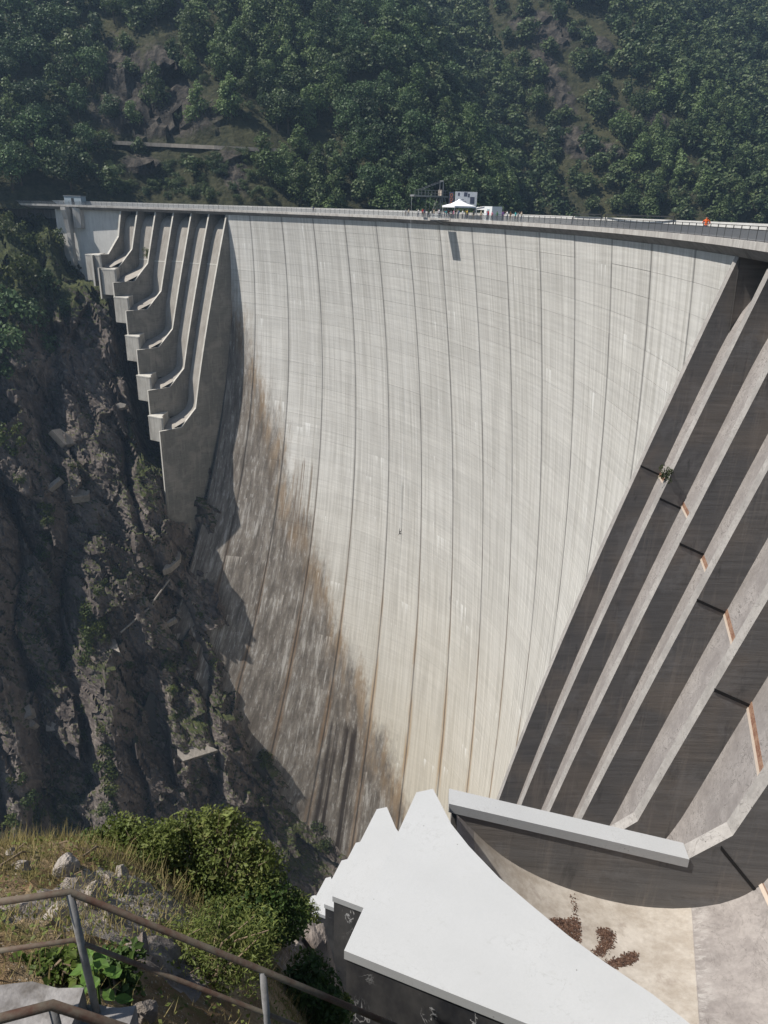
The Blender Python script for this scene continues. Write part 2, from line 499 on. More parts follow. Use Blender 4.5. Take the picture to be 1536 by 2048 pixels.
def m_forest_floor():
    M = Mat('hillside_ground', 0.95, 0.1)
    p = M.geo()
    at_ = M.n('Attribute', attribute_name='rock')
    n1 = M.noise(p, 0.035, 4, 0.6)
    n2 = M.noise(p, 0.4, 5, 0.7)
    g = M.mix(M.step(n2, 0.3, 0.7), (0.020, 0.024, 0.013), (0.062, 0.060, 0.034))
    g = M.mix(M.math('MULTIPLY', M.step(n1, 0.5, 0.7), 0.5), g, (0.075, 0.072, 0.035))
    n3 = M.noise(M.scale(p, (0.3, 0.3, 0.09)), 1.0, 5, 0.7)
    r = M.mix(M.step(n3, 0.35, 0.65), (0.020, 0.019, 0.018), (0.085, 0.074, 0.062))
    r = M.mul(r, M.math('ADD', 0.6, M.math('MULTIPLY', n2, 0.8)))
    f = M.step(M.math('ADD', at_.outputs['Fac'], M.math('MULTIPLY', M.math('SUBTRACT', n2, 0.5), 0.9)), 0.35, 0.6)
    M.bump(n2, 1.0, 1.2)
    return M.col(M.mix(f, g, r))


def m_leaf(name, a, b, dry=None, sc=0.09, trans=0.3, objvar=0.0):
    M = Mat(name, 0.55, 0.25)
    p = M.geo()
    n1 = M.noise(p, sc, 3, 0.6)
    n2 = M.white(M.scale(M.geo('True Normal'), (37.0, 37.0, 37.0)))
    c = M.mix(M.step(n1, 0.3, 0.7), a, b)
    if dry:
        n3 = M.noise(p, sc * 2.7, 3, 0.6)
        c = M.mix(M.math('MULTIPLY', M.step(n3, 0.55, 0.7), 0.7), c, dry)
    c = M.mul(c, M.math('ADD', 0.65, M.math('MULTIPLY', n2, 0.7)))
    if objvar:
        oi = M.n('ObjectInfo')
        c = M.mul(c, M.math('ADD', 1 - objvar / 2, M.math('MULTIPLY', oi.outputs['Random'], objvar)))
    M.col(c)
    tr = M.n('BsdfTranslucent')
    M.t.links.new(c, tr.inputs['Color'])
    mx = M.n('MixShader')
    mx.inputs[0].default_value = trans
    M.t.links.new(M.b.outputs[0], mx.inputs[1]); M.t.links.new(tr.outputs[0], mx.inputs[2])
    M.t.links.new(mx.outputs[0], M.t.nodes['Material Output'].inputs['Surface'])
    return M.m


def m_soil():
    M = Mat('dry_soil', 0.95, 0.1)
    p = M.geo()
    n1 = M.noise(p, 0.8, 5, 0.65)
    n2 = M.noise(p, 7.0, 5, 0.75)
    c = M.mix(M.step(n1, 0.35, 0.65), (0.16, 0.105, 0.056), (0.31, 0.235, 0.145))
    c = M.mix(M.math('MULTIPLY', M.step(M.noise(p, 1.7, 4), 0.5, 0.62), 0.75), c, (0.10, 0.105, 0.035))
    pale = M.voro(M.scale(p, (1, 1, 1)), 16.0)
    c = M.mix(M.math('MULTIPLY', M.step(pale, 0.22, 0.12), 0.8), c, (0.40, 0.36, 0.29))
    c = M.mul(c, M.math('ADD', 0.5, M.math('MULTIPLY', n2, 1.0)))
    M.bump(n2, 1.0, 0.08)
    return M.col(c)


MAT = dict(
    face=m_face(),
    core=m_plain('joint_dark', (0.085, 0.081, 0.075), 0.95, 0.1),
    concrete=m_concrete('crest_concrete', (0.33, 0.31, 0.29), (0.50, 0.48, 0.45), (0.15, 0.13, 0.11), 0.55),
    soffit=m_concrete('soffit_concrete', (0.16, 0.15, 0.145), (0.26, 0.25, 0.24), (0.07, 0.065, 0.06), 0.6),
    parapet=m_concrete('parapet_concrete', (0.52, 0.51, 0.49), (0.64, 0.63, 0.60), (0.32, 0.31, 0.29), 0.3),
    asphalt=m_plain('asphalt', (0.055, 0.055, 0.056), 0.95, 0.1),
    fin_dark=m_fin_side('stained_shaded_chute_wall', (0.155, 0.151, 0.150), (0.205, 0.184, 0.166), (0.36, 0.35, 0.34)),
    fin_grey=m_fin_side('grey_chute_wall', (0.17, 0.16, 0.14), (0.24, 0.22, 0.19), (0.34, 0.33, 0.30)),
    fin_edge=m_chute('chute_wall_edge', (0.25, 0.235, 0.222), (0.36, 0.34, 0.32), 0.6),
    fin_edge_left=m_concrete('chute_wall_edge_sunlit', (0.42, 0.40, 0.36), (0.55, 0.53, 0.48), (0.25, 0.23, 0.2), 0.4),  # paler than the wall sides: sunlight on edges and tops put into the colour
    chute=m_chute('chute_floor', (0.225, 0.205, 0.196), (0.325, 0.30, 0.285)),
    chute_left=m_concrete('chute_floor_left', (0.27, 0.245, 0.215), (0.36, 0.335, 0.30), (0.20, 0.18, 0.16), 0.5, 0.7),
    bucket=m_bucket(),
    block_left=m_concrete('deflector_concrete', (0.30, 0.28, 0.25), (0.46, 0.44, 0.40), (0.15, 0.135, 0.12), 0.5),
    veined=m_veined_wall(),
    white=m_paint('white_paint', (0.452, 0.459, 0.462), 0.40),
    rust=m_rust('rusted_strip', (0.16, 0.075, 0.05), (0.30, 0.19, 0.13)),
    pale_strip=m_plain('pale_strip', (0.50, 0.42, 0.35)),
    black=m_plain('joint_gap_shadow', (0.012, 0.012, 0.013), 0.7),  # colours the strips that stand in for shadow in the wall joints
    steel=m_plain('galvanised_steel', (0.26, 0.265, 0.275), 0.5, 0.4, 0.3),
    dark_steel=m_plain('dark_steel', (0.05, 0.052, 0.055), 0.55, 0.4, 0.3),
    tower=m_plain('tower_steel', (0.24, 0.25, 0.235), 0.55, 0.4, 0.2),
    rail_rust=m_rust('rusty_rail', (0.085, 0.042, 0.028), (0.135, 0.115, 0.085)),
    rail_post=m_rust('weathered_post', (0.13, 0.125, 0.12), (0.22, 0.215, 0.21)),
    cliff=m_rock('cliff_rock', (0.068, 0.056, 0.051), (0.150, 0.126, 0.112), (0.25, 0.215, 0.188), 0.17, 1.0, (-45, -8, 0.55)),
    rock_pale=m_rock('pale_rock', (0.185, 0.16, 0.14), (0.33, 0.295, 0.262), (0.13, 0.095, 0.065), -0.05, 5.0),
    rock_brown=m_rock('brown_rock', (0.16, 0.135, 0.12), (0.30, 0.26, 0.23), (0.09, 0.07, 0.055), -0.1, 5.0),
    remnant=m_concrete('old_shaded_concrete', (0.20, 0.178, 0.155), (0.30, 0.27, 0.235), (0.11, 0.10, 0.085), 0.6),  # darkened: shadow over the blocks is put into the colour
    ground=m_forest_floor(),
    soil=m_soil(),
    step=m_concrete('step_concrete', (0.17, 0.16, 0.155), (0.29, 0.275, 0.265), (0.075, 0.065, 0.055), 0.8, 3.0, False),
    leaf_dark=m_leaf('leaf_dark', (0.040, 0.070, 0.028), (0.074, 0.116, 0.044), None, 0.05, 0.25, 0.9),
    leaf_mid=m_leaf('leaf_mid', (0.060, 0.098, 0.034), (0.102, 0.146, 0.050), None, 0.05, 0.28, 0.9),
    leaf_light=m_leaf('leaf_light', (0.090, 0.130, 0.046), (0.130, 0.178, 0.070), None, 0.06, 0.3, 0.8),
    leaf_forest=m_leaf('leaf_forest', (0.032, 0.058, 0.025), (0.112, 0.150, 0.060), (0.125, 0.124, 0.058), 0.09, 0.25),
    leaf_cliff=m_leaf('leaf_cliff', (0.040, 0.060, 0.014), (0.085, 0.105, 0.024), (0.12, 0.105, 0.032), 0.10, 0.3, 0.5),
    leaf_bush=m_leaf('leaf_bush', (0.085, 0.115, 0.026), (0.185, 0.215, 0.058), (0.21, 0.185, 0.075), 1.5, 0.38),
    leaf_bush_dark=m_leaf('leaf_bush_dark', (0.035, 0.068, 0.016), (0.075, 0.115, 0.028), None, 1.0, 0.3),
    leaf_ivy=m_leaf('leaf_ivy', (0.05, 0.085, 0.015), (0.12, 0.16, 0.03), None, 2.5, 0.3),
    leaf_big=m_leaf('leaf_big', (0.075, 0.15, 0.028), (0.11, 0.19, 0.04), None, 3.0, 0.35),
    grass=m_leaf('grass_blades', (0.20, 0.17, 0.065), (0.34, 0.28, 0.14), (0.11, 0.13, 0.03), 1.2, 0.3),
    bark=m_rock('bark', (0.07, 0.055, 0.04), (0.13, 0.105, 0.085), (0.05, 0.04, 0.03), -0.5, 3.0),
    twig=m_plain('dead_wood', (0.20, 0.15, 0.10), 0.9),
    litter=m_leaf('brown_leaf_litter', (0.06, 0.033, 0.024), (0.15, 0.088, 0.06), None, 6.0, 0.05),
    water=m_plain('reservoir_water', (0.012, 0.022, 0.020), 0.12, 0.5),
    tent=m_plain('white_canvas', (0.78, 0.78, 0.79), 0.8),
    box=m_plain('white_panel', (0.72, 0.74, 0.74), 0.5),
    hut=m_plain('blue_grey_panel', (0.34, 0.40, 0.44), 0.6),
    board=m_plain('banner_white', (0.50, 0.52, 0.55), 0.7, 0.3, 0, 0.5, 2.0),
    ink=m_plain('banner_ink', (0.06, 0.07, 0.11), 0.7),
    orange=m_plain('banner_orange', (0.42, 0.15, 0.06), 0.7),
    skin=m_plain('skin', (0.42, 0.25, 0.17), 0.6),
    hair=m_plain('hair', (0.03, 0.022, 0.016), 0.7),
)


def cloth(name, c):
    k = 'cloth_' + name
    if k not in MAT:
        MAT[k] = m_plain(k, c, 0.85, 0.15)
    return MAT[k]


# ------------------------------------------------------------------ object helpers
def tag(o, label=None, cat=None, group=None, kind=None):
    if label: o['label'] = label
    if cat: o['category'] = cat
    if group: o['group'] = group
    if kind: o['kind'] = kind
    return o


def thing(name, label, cat, loc=(0, 0, 0), group=None, rz=0.0):
    o = bpy.data.objects.new(name, None)
    o.empty_display_size = 0.5
    COL.objects.link(o)
    o.location = [float(c) for c in loc]
    o.rotation_euler = (0, 0, rz)
    return tag(o, label, cat, group)


def root_of(o):
    while o.parent: o = o.parent
    return o


def mesh_np(name, V, F, mats=None, mi=None, smooth=False):
    """F: (n,3) or (n,4) int array, or a list of polygons."""
    me = bpy.data.meshes.new(name)
    V = np.asarray(V, np.float32).reshape(-1, 3)
    if isinstance(F, np.ndarray):
        n, c = F.shape
        me.vertices.add(len(V)); me.vertices.foreach_set('co', V.ravel())
        me.loops.add(n * c); me.loops.foreach_set('vertex_index', F.astype(np.int32).ravel())
        me.polygons.add(n)
        me.polygons.foreach_set('loop_start', np.arange(0, n * c, c, dtype=np.int32))
        me.update(calc_edges=True)
    else:
        me.from_pydata(V.tolist(), [], F)
        me.update()
    for m in (mats or []):
        me.materials.append(m)
    if mi is not None:
        me.polygons.foreach_set('material_index', np.asarray(mi, np.int32))
    me.polygons.foreach_set('use_smooth', np.full(len(me.polygons), smooth))
    return me


def link(name, me, parent=None, world=True):
    """Links a mesh given in world coordinates under its thing (roots carry only a translation)."""
    o = bpy.data.objects.new(name, me)
    COL.objects.link(o)
    if parent:
        if world:
            r = root_of(parent)
            me.transform(Matrix.Translation(-r.location))
        o.parent = parent
    return o


def put(name, V, F, mat, parent=None, smooth=False, mi=None, world=True):
    mats = mat if isinstance(mat, list) else [mat]
    return link(name, mesh_np(name, V, F, mats, mi, smooth), parent, world)


class MB:
    """Collects simple solids into one mesh."""
    def __init__(self):
        self.V, self.F, self.M = [], [], []

    def add(self, V, F, m=0):
        o = len(self.V)
        self.V += [tuple(float(c) for c in v) for v in V]
        self.F += [tuple(i + o for i in f) for f in F]
        self.M += [m] * len(F)
        return self

    def box(self, c, sx, sy, sz, rz=0.0, m=0):
        cs, sn = math.cos(rz), math.sin(rz)
        V = []
        for dz in (-1, 1):
            for dx, dy in ((-1, -1), (1, -1), (1, 1), (-1, 1)):
                x, y = dx * sx / 2, dy * sy / 2
                V.append((c[0] + cs * x - sn * y, c[1] + sn * x + cs * y, c[2] + dz * sz / 2))
        return self.add(V, [(3, 2, 1, 0), (4, 5, 6, 7), (0, 1, 5, 4), (1, 2, 6, 5), (2, 3, 7, 6), (3, 0, 4, 7)], m)

    def bar(self, a, b, w, h=None, m=0):
        a, b = Vector(a), Vector(b)
        d = (b - a).normalized()
        s = d.cross(Vector((0, 0, 1)))
        s = s.normalized() if s.length > 1e-4 else Vector((1, 0, 0))
        u = s.cross(d)
        h = h or w
        V = []
        for p in (a, b):
            for i, j in ((-1, -1), (1, -1), (1, 1), (-1, 1)):
                V.append(p + s * (i * w / 2) + u * (j * h / 2))
        return self.add(V, [(0, 1, 2, 3), (7, 6, 5, 4), (1, 0, 4, 5), (2, 1, 5, 6), (3, 2, 6, 7), (0, 3, 7, 4)], m)

    def tube(self, pts, rad, n=8, m=0, cap=True):
        pts = [Vector(p) for p in pts]
        rad = rad if isinstance(rad, (list, tuple)) else [rad] * len(pts)
        V, F = [], []
        s = None
        for i, p in enumerate(pts):
            d = ((pts[min(i + 1, len(pts) - 1)] - pts[max(i - 1, 0)])).normalized()
            if s is None:
                s = d.cross(Vector((0, 0, 1)))
                if s.length < 1e-3: s = d.cross(Vector((0, 1, 0)))
            s = (s - d * s.dot(d)).normalized()
            u = d.cross(s)
            for j in range(n):
                t = 2 * math.pi * j / n
                V.append(p + (s * math.cos(t) + u * math.sin(t)) * rad[i])
        for i in range(len(pts) - 1):
            for j in range(n):
                F.append((i * n + j, i * n + (j + 1) % n, (i + 1) * n + (j + 1) % n, (i + 1) * n + j))
        if cap:
            F.append(tuple(range(n))[::-1]); F.append(tuple((len(pts) - 1) * n + j for j in range(n)))
        return self.add(V, F, m)

    def prism(self, poly, z0, z1, m=0, m_top=None):
        """Vertical prism over a plan polygon."""
        n = len(poly)
        V = [(p[0], p[1], z0) for p in poly] + [(p[0], p[1], z1) for p in poly]
        tri = tessellate_polygon([[Vector((p[0], p[1], 0)) for p in poly]])
        area = sum(poly[i][0] * poly[(i + 1) % n][1] - poly[(i + 1) % n][0] * poly[i][1] for i in range(n))
        ccw = area > 0
        self.add(V, [], m)
        o = len(self.V) - 2 * n
        for t in tri:
            a = (poly[t[1]][0] - poly[t[0]][0]) * (poly[t[2]][1] - poly[t[0]][1]) - (poly[t[2]][0] - poly[t[0]][0]) * (poly[t[1]][1] - poly[t[0]][1])
            t = t if a > 0 else t[::-1]
            self.F.append(tuple(o + n + i for i in t)); self.M.append(m if m_top is None else m_top)
            self.F.append(tuple(o + i for i in t[::-1])); self.M.append(m)
        for i in range(n):
            j = (i + 1) % n
            q = (o + i, o + j, o + n + j, o + n + i)
            self.F.append(q if ccw else q[::-1]); self.M.append(m)
        return self

    def build(self, name, mat, parent=None, smooth=False, world=True):
        return put(name, np.array(self.V), self.F, mat, parent, smooth, self.M, world)


def strip_mesh(rows, close=False):
    """Grid of rows of points -> verts, quads."""
    rows = np.asarray(rows, float)
    n, m = rows.shape[:2]
    idx = np.arange(n * m).reshape(n, m)
    a, b, c, d = idx[:-1, :-1], idx[1:, :-1], idx[1:, 1:], idx[:-1, 1:]
    F = np.stack([a, b, c, d], -1).reshape(-1, 4)
    if close:
        F = np.r_[F, np.stack([idx[-1, :-1], idx[0, :-1], idx[0, 1:], idx[-1, 1:]], -1)]
    return rows.reshape(-1, 3), F


# ------------------------------------------------------------------ ground: gorge walls, hillside, water
VZ = np.array([[-250, 6], [-214, 22], [-197, 31.8], [-180, 40.3], [-154, 51.5], [-135, 61.2], [-117, 70.0], [-100, 77], [-75, 84], [-60, 91], [-40, 101], [-20, 116], [-8, 130], [-3, 145], [0, 151], [14, 170]])


def wall_v(z):
    return np.interp(z, VZ[:, 0], VZ[:, 1])


def g2(w, h, w0, h0, sw, sh):
    return np.exp(-((w - w0) / sw) ** 2 - ((h - h0) / sh) ** 2)


def cliff_disp(w, h, s=0):
    """How far the rock stands out towards the valley."""
    q = w + 0.28 * h
    d = 7.0 * (fbm(w / 24, h / 95, 0, 11 + s, 3) - 0.5)
    d = d + 5.5 * (fbm(w / 11, h / 38, 0, 17 + s, 3) - 0.5)
    cv = vnoise(w / 12 + 1.2 * fbm(w / 20, h / 30, 0, 3, 2), h / 75, 0, 29 + s)
    d = d - 6.0 * (1 - np.abs(2 * cv - 1)) ** 5
    wq = w + 2.5 * (fbm(w / 9, h / 9, 0, 31 + s, 2) - 0.5)
    hq = h + 4.0 * (fbm(w / 9, h / 9, 0, 37 + s, 2) - 0.5)
    d = d + 7.5 * facets((wq + 0.35 * hq) / 8.0, hq / 16, 41 + s, 1.0)
    d = d + 2.6 * facets((wq + 0.5 * hq) / 3.0, (hq - 0.3 * wq) / 6.0, 51 + s, 1.0)
    d = d + 0.9 * facets((w + 0.6 * h) / 1.35, (h - 0.3 * w) / 2.4, 61 + s, 1.1)
    d = d + 0.55 * facets((w + 0.4 * h) / 0.85, h / 1.3, 71 + s, 1.2) + 0.5 * (fbm(w / 1.3, h / 1.6, 0, 87 + s, 3) - 0.5)
    if s == 0:
        d = d - 9 * g2(w, h, 86, -112, 9, 38) - 6 * g2(w, h, 114, -140, 6, 24) + 6 * g2(w, h, 102, -150, 5, 34)
        d = d + 1.5 * g2(w, h, 133, -158, 9, 40) + 9 * g2(w, h, 121, -92, 7, 13) - 4.5 * g2(w, h, 126, -137, 4, 14) + 3 * g2(w, h, 118, -112, 12, 9)
        d = d - 5 * g2(w, h, 84, -160, 8, 12) + 4 * g2(w, h, 76, -168, 6, 22)
        d = d - 7 * np.exp(-((w - 134) / 5) ** 2) * sstep(-112, -94, h)
        d = d - 17 * sstep(119, 127, w) * sstep(-78, -66, h) - 12 * sstep(105, 112, w) * sstep(-24, -16, h)
        d = d * (0.35 + 0.65 * sstep(165, 140, w)) - 4.5 * sstep(134, 148, w)
    return d


def gorge(name, side, w0, w1, dw, dh, label=None):
    ws = np.arange(w0, w1 + 1e-6, dw)
    hs = np.arange(-240, 1 + 1e-6, dh)
    W, H = np.meshgrid(ws, hs, indexing='ij')
    D = cliff_disp(W, H, 0 if side > 0 else 100)
    if side < 0:
        D = D * 0.5 - 3
    D = np.where(D > 0, D * (0.12 + 0.88 * sstep(-2, -38, H)), D)
    V = wall_v(H) - D * 0.88
    Z = H + D * 0.42
    P = vw((V + (0 if side > 0 else 34)) * side, W, Z)
    v, F = strip_mesh(P)
    if side > 0:
        F = F[:, ::-1]
    me = mesh_np(name, v, F, [MAT['cliff']])
    o = link(name, me)
    o['kind'] = 'structure'
    return o, v, F


cliff, CV, CF = gorge('gorge_cliff', 1, 36, 172, 0.46, 0.52)
gorge('gorge_wall', -1, 40, 140, 3.0, 3.0)
CLIFF_BVH = BVHTree.FromPolygons([Vector(p) for p in CV.astype(float)], [tuple(int(i) for i in f) for f in CF])


def on_cliff(x, y):
    hit = CLIFF_BVH.ray_cast(Vector((0, 0, 0)), Vector(ray(x, y)).normalized(), 600)
    return hit[0], hit[1]


# hillside above the reservoir
OUTCROPS = [  # (photo x, y, radius m across, radius m up)
    (235, 140, 10, 14), (330, 170, 9, 16), (300, 230, 24, 9), (465, 340, 5, 8), (280, 330, 7, 4), (1085, 60, 12, 12), (1105, 160, 6, 20),
    (1140, 285, 7, 10), (1215, 215, 4, 8), (1300, 240, 5, 6), (340, 10, 6, 6), (1190, 90, 5, 5), (1200, 300, 6, 5)]


def hill_base(w):
    w = np.asarray(w, float)
    return 126 + 21 * sstep(172, 135, w) + 45 * np.exp(-((w - 315) / 34) ** 2) - 26 * np.exp(-((w - 395) / 40) ** 2) + 10 * np.sin(w / 47.0) * sstep(150, 220, w) + 0.10 * np.maximum(w - 430, 0)


def hill_z(w, v):
    q = v - hill_base(w)
    z = np.where(q < 0, q * 1.15, 0.86 * q)
    z = z + (26 * (fbm(w / 85, v / 120, 0, 5, 4) - 0.5) + 9 * (fbm(w / 24, v / 24, 0, 9, 3) - 0.5)) * sstep(0, 60, q)
    z = np.where(z > 210, 210 + (z - 210) * 0.35, z)
    return z


def hill_hit(x, y):
    d = ray(x, y)
    t = np.linspace(200, 1100, 4000)
    P = d[None] * t[:, None]
    rel = P[:, :2] - CC
    w, v = rel @ E1, rel @ E2
    i = np.argmax((P[:, 2] < hill_z(w, v)) & (v > 100))
    return P[i], w[i], v[i]


OUT3 = [(hill_hit(a, b), c, d) for a, b, c, d in OUTCROPS]
ROADP = [hill_hit(x, y) for x, y in ((150, 279), (215, 283), (330, 289), (430, 296), (540, 300), (640, 304))]


def hill_rock(w, v, z):
    r = np.zeros(np.broadcast(w, v).shape)
    for (P, w0, v0), a, b in OUT3:
        r = np.maximum(r, np.exp(-((w - w0) / a) ** 2 - ((z - P[2]) / b) ** 2))
    return r


hw = np.r_[np.arange(60, 560, 1.9), np.arange(560, 1150, 4.0)]
hv = np.arange(100, 520, 2.1)
HW, HV = np.meshgrid(hw, hv, indexing='ij')
HZ = hill_z(HW, HV)
RK = hill_rock(HW, HV, HZ)
rough = facets(HW / 9 + .3 * HZ / 9, HZ / 14, 81, 1.0) * 10 + facets(HW / 4, HZ / 7, 91, 1.1) * 5 + 3 * (fbm(HW / 3, HZ / 4, 0, 14, 3) - .5)
HVd = HV - (rough + 4) * RK
keep_low = sstep(190, 172, HW) * sstep(150, 118, HV)
HZ2 = np.where(HW < 200, HZ - 6 * sstep(132, 118, HV) * sstep(196, 150, HW), HZ)
hp = vw(HVd, HW, np.maximum(HZ2, -30))
v_, f_ = strip_mesh(hp)
fw_, fv_ = HW.ravel()[f_].mean(1), HV.ravel()[f_].mean(1)
f_ = f_[~((fw_ < 186) & (fv_ < hill_base(fw_) - 3))]
me = mesh_np('hillside', v_, f_[:, ::-1], [MAT['ground']], None, False)
at_ = me.attributes.new('rock', 'FLOAT', 'POINT')
at_.data.foreach_set('value', RK.ravel().astype(np.float32))
hill = link('hillside', me)
hill['kind'] = 'structure'

# reservoir and river
wv = np.stack([ring(np.linspace(-7, 20, 60), r, -14.0) for r in (9, 60, 200, 1000)], 0)
wv, wf = strip_mesh(wv)
wf = wf[:, ::-1]
put('reservoir_water', wv, wf, MAT['water'])['kind'] = 'structure'
wv, wf = strip_mesh(vw(*np.meshgrid(np.linspace(-60, 60, 3), np.linspace(-40, 170, 3), indexing='ij'), -236.0))
put('river_water', wv, wf, MAT['water'])['kind'] = 'structure'
fv, ff = strip_mesh(vw(*np.meshgrid(np.linspace(-75, 75, 4), np.linspace(-60, 185, 4), indexing='ij'), -241.0))
put('riverbed', fv, ff, MAT['cliff'])['kind'] = 'structure'

# ------------------------------------------------------------------ dam
ctr = ring(7.5, 0, -3.0)
dam = thing('arch_dam', 'tall curved concrete arch dam, pale streaked face with dark weathering at its foot', 'dam', ctr)
KB = [0.27] + list(range(1, 15)) + [14.85]
panels = []
for i in range(len(KB) - 1):
    for j in range(66):
        z1 = -3.0 - 3.0 * j - (0 if j else 0)
        z0 = z1 - 3.0
        kc, zc = (KB[i] + KB[i + 1]) / 2, (z0 + z1) / 2
        vv = (CR + face_r(kc, zc)) * math.sin((7.5 - kc) * STEP)
        if abs(vv) > wall_v(zc) + 9:
            continue
        gk, gz = RNG.uniform(0.03, 0.062) / 13, abs(RNG.normal(0.0, 0.014)) + 0.005
        ks = np.linspace(KB[i] + gk, KB[i + 1] - gk, 5)
        zs = np.linspace(z1 - gz, z0 + gz, 3)
        K, Z = np.meshgrid(ks, zs, indexing='ij')
        jit = RNG.uniform(-0.012, 0.012)
        fr = ring(K, face_r(K, Z) + jit, Z)
        q = project(fr)
        a = (q[0, 0], q[-1, 0], q[-1, -1], q[0, -1])
        area = 0.5 * abs(sum(a[n][0] * a[(n + 1) % 4][1] - a[(n + 1) % 4][0] * a[n][1] for n in range(4)))
        mid = q[2, 1]
        edge_x = np.interp(mid[1], [515, 600, 750, 920, 1200, 1495, 1585, 1800], [1474, 1430, 1360, 1278, 1161, 1038, 997, 900])
        if mid[0] > edge_x + 10 or mid[1] > 1800:
            area *= 0.01
        bk = ring(K, face_r(K, Z) + 0.11, Z)
        v1, f1 = strip_mesh(fr)
        n = len(v1)
        idx = np.arange(n).reshape(5, 3)
        loop = list(idx[:, 0]) + list(idx[-1, 1:]) + list(idx[:-1, -1][::-1]) + list(idx[0, 1:-1][::-1])
        v2 = bk.reshape(-1, 3)[loop]
        f2 = np.array([[loop[t], n + t, n + (t + 1) % len(loop), loop[(t + 1) % len(loop)]] for t in range(len(loop))])
        panels.append((area, np.r_[v1, v2], np.r_[f1, f2]))
panels.sort(key=lambda t: -t[0])
for a, v, f in panels[:296]:
    put('concrete_panel', v, f, MAT['face'], dam)
vs, fs, o = [], [], 0
for a, v, f in panels[296:]:
    vs.append(v); fs.append(f + o); o += len(v)
put('concrete_panel_field', np.concatenate(vs), np.concatenate(fs), MAT['face'], dam)['kind'] = 'stuff'

# core behind the joints, with the upstream side
kk = np.linspace(0.24, 14.88, 62)
zz = np.linspace(-2.4, -204, 40)
K, Z = np.meshgrid(kk, zz, indexing='ij')
front = ring(K, face_r(K, Z) + 0.085, Z)
back = ring(K, np.maximum(face_r(K, Z), 0) + 8 + (-Z) * 0.07, Z)
v1, f1 = strip_mesh(front)
v2, f2 = strip_mesh(back)
put('core', np.r_[v1, v2], np.r_[f1, f2[:, ::-1] + len(v1)], MAT['core'], dam)

# crest: deck, edge beam, sloping soffit, upstream parapet
kc = np.linspace(-7.5, 20.6, 180)


def sweep(profile, ks, close=True):
    rows = np.stack([ring(ks, r, z) for r, z in profile], 0)
    return strip_mesh(rows, close)


DECK = -1.72
v, f = sweep([(-0.7, DECK), (6.0, DECK), (6.0, -2.35), (-0.7, -2.3)], kc)
put('deck', v, f, MAT['asphalt'], dam)
v, f = sweep([(-1.0, -1.62), (-0.55, -1.62), (-0.55, -2.28), (-1.0, -2.2)], kc)
put('edge_beam', v, f, MAT['concrete'], dam)
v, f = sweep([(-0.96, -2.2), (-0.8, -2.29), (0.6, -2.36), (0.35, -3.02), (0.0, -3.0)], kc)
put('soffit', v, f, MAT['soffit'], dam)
v, f = sweep([(5.7, DECK), (5.7, -0.47), (6.05, -0.47), (6.05, -3.2)], kc)
put('parapet', v, f, MAT['parapet'], dam)
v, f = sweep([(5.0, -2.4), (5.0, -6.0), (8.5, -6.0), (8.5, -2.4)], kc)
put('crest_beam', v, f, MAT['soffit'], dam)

# railing along the downstream edge
rail = thing('crest_railing', 'long grey steel bar railing along the downstream edge of the dam crest', 'railing', ring(7.5, -0.8, -1.62))
kp = np.arange(-5.9, 17.0, 2.0 / 13)
pm = None
for k in kp:
    p = ring(k, -0.8, -1.62); a = float(ang(k))
    if pm is None:
        b_ = MB().box((0, 0, 0.54), 0.06, 0.05, 1.08)
        pm = mesh_np('post', np.array(b_.V), b_.F, [MAT['dark_steel']])
    o = bpy.data.objects.new('post', pm)
    COL.objects.link(o)
    o.parent = rail
    o.location = Vector(p) - rail.location
    o.rotation_euler = (0, 0, a)
kr = np.linspace(-5.9, 17, 150)
for z, h in ((-0.555, 0.05), (-0.80, 0.045), (-1.52, 0.04)):
    v, f = sweep([(-0.825, z - h / 2), (-0.825, z + h / 2), (-0.775, z + h / 2), (-0.775, z - h / 2)], kr)
    put('rail_bar', v, f[:, ::-1], MAT['dark_steel'] if z > -0.9 else MAT['steel'], rail)
kb = np.arange(-5.9, 17, 0.115 / 13)
c = ring(kb, -0.8, 0)
w_ = 0.016
off = np.array([[-w_, -w_], [w_, -w_], [w_, w_], [-w_, w_]])
bv = np.zeros((len(kb), 8, 3))
for i in range(4):
    for j, z in enumerate((-1.52, -0.80)):
        bv[:, j * 4 + i, :2] = c[:, :2] + off[i]
        bv[:, j * 4 + i, 2] = z
bf = np.array([(0, 1, 5, 4), (1, 2, 6, 5), (2, 3, 7, 6), (3, 0, 4, 7)])
put('baluster', bv.reshape(-1, 3), (bf[None] + 8 * np.arange(len(kb))[:, None, None]).reshape(-1, 4), MAT['steel'], rail)['kind'] = 'stuff'

# ------------------------------------------------------------------ spillways


def edge_s(z):
    q = -np.asarray(z, float) - 3
    return -(0.305 * q - 0.0239 * q * q / 100 - 0.0765 * q ** 3 / 1e4)


KR = [14.85, 15.50, 16.20, 16.86, 17.60, 18.40, 19.3]
PSI = [R_(a) for a in (4.5, 4.0, 3.0, 1.0, -1.0, -4.0, -18.0)]
ZR = [-76.0, -64.0, -53.0, -44.5, -34.8, -22.2, -20.0]
KL = [0.27 - 0.545 * m for m in range(6)] + [-2.95]
ZL = [-62.4, -51.6, -40.8, -30.3, -22.7, -18.9, -15.4]


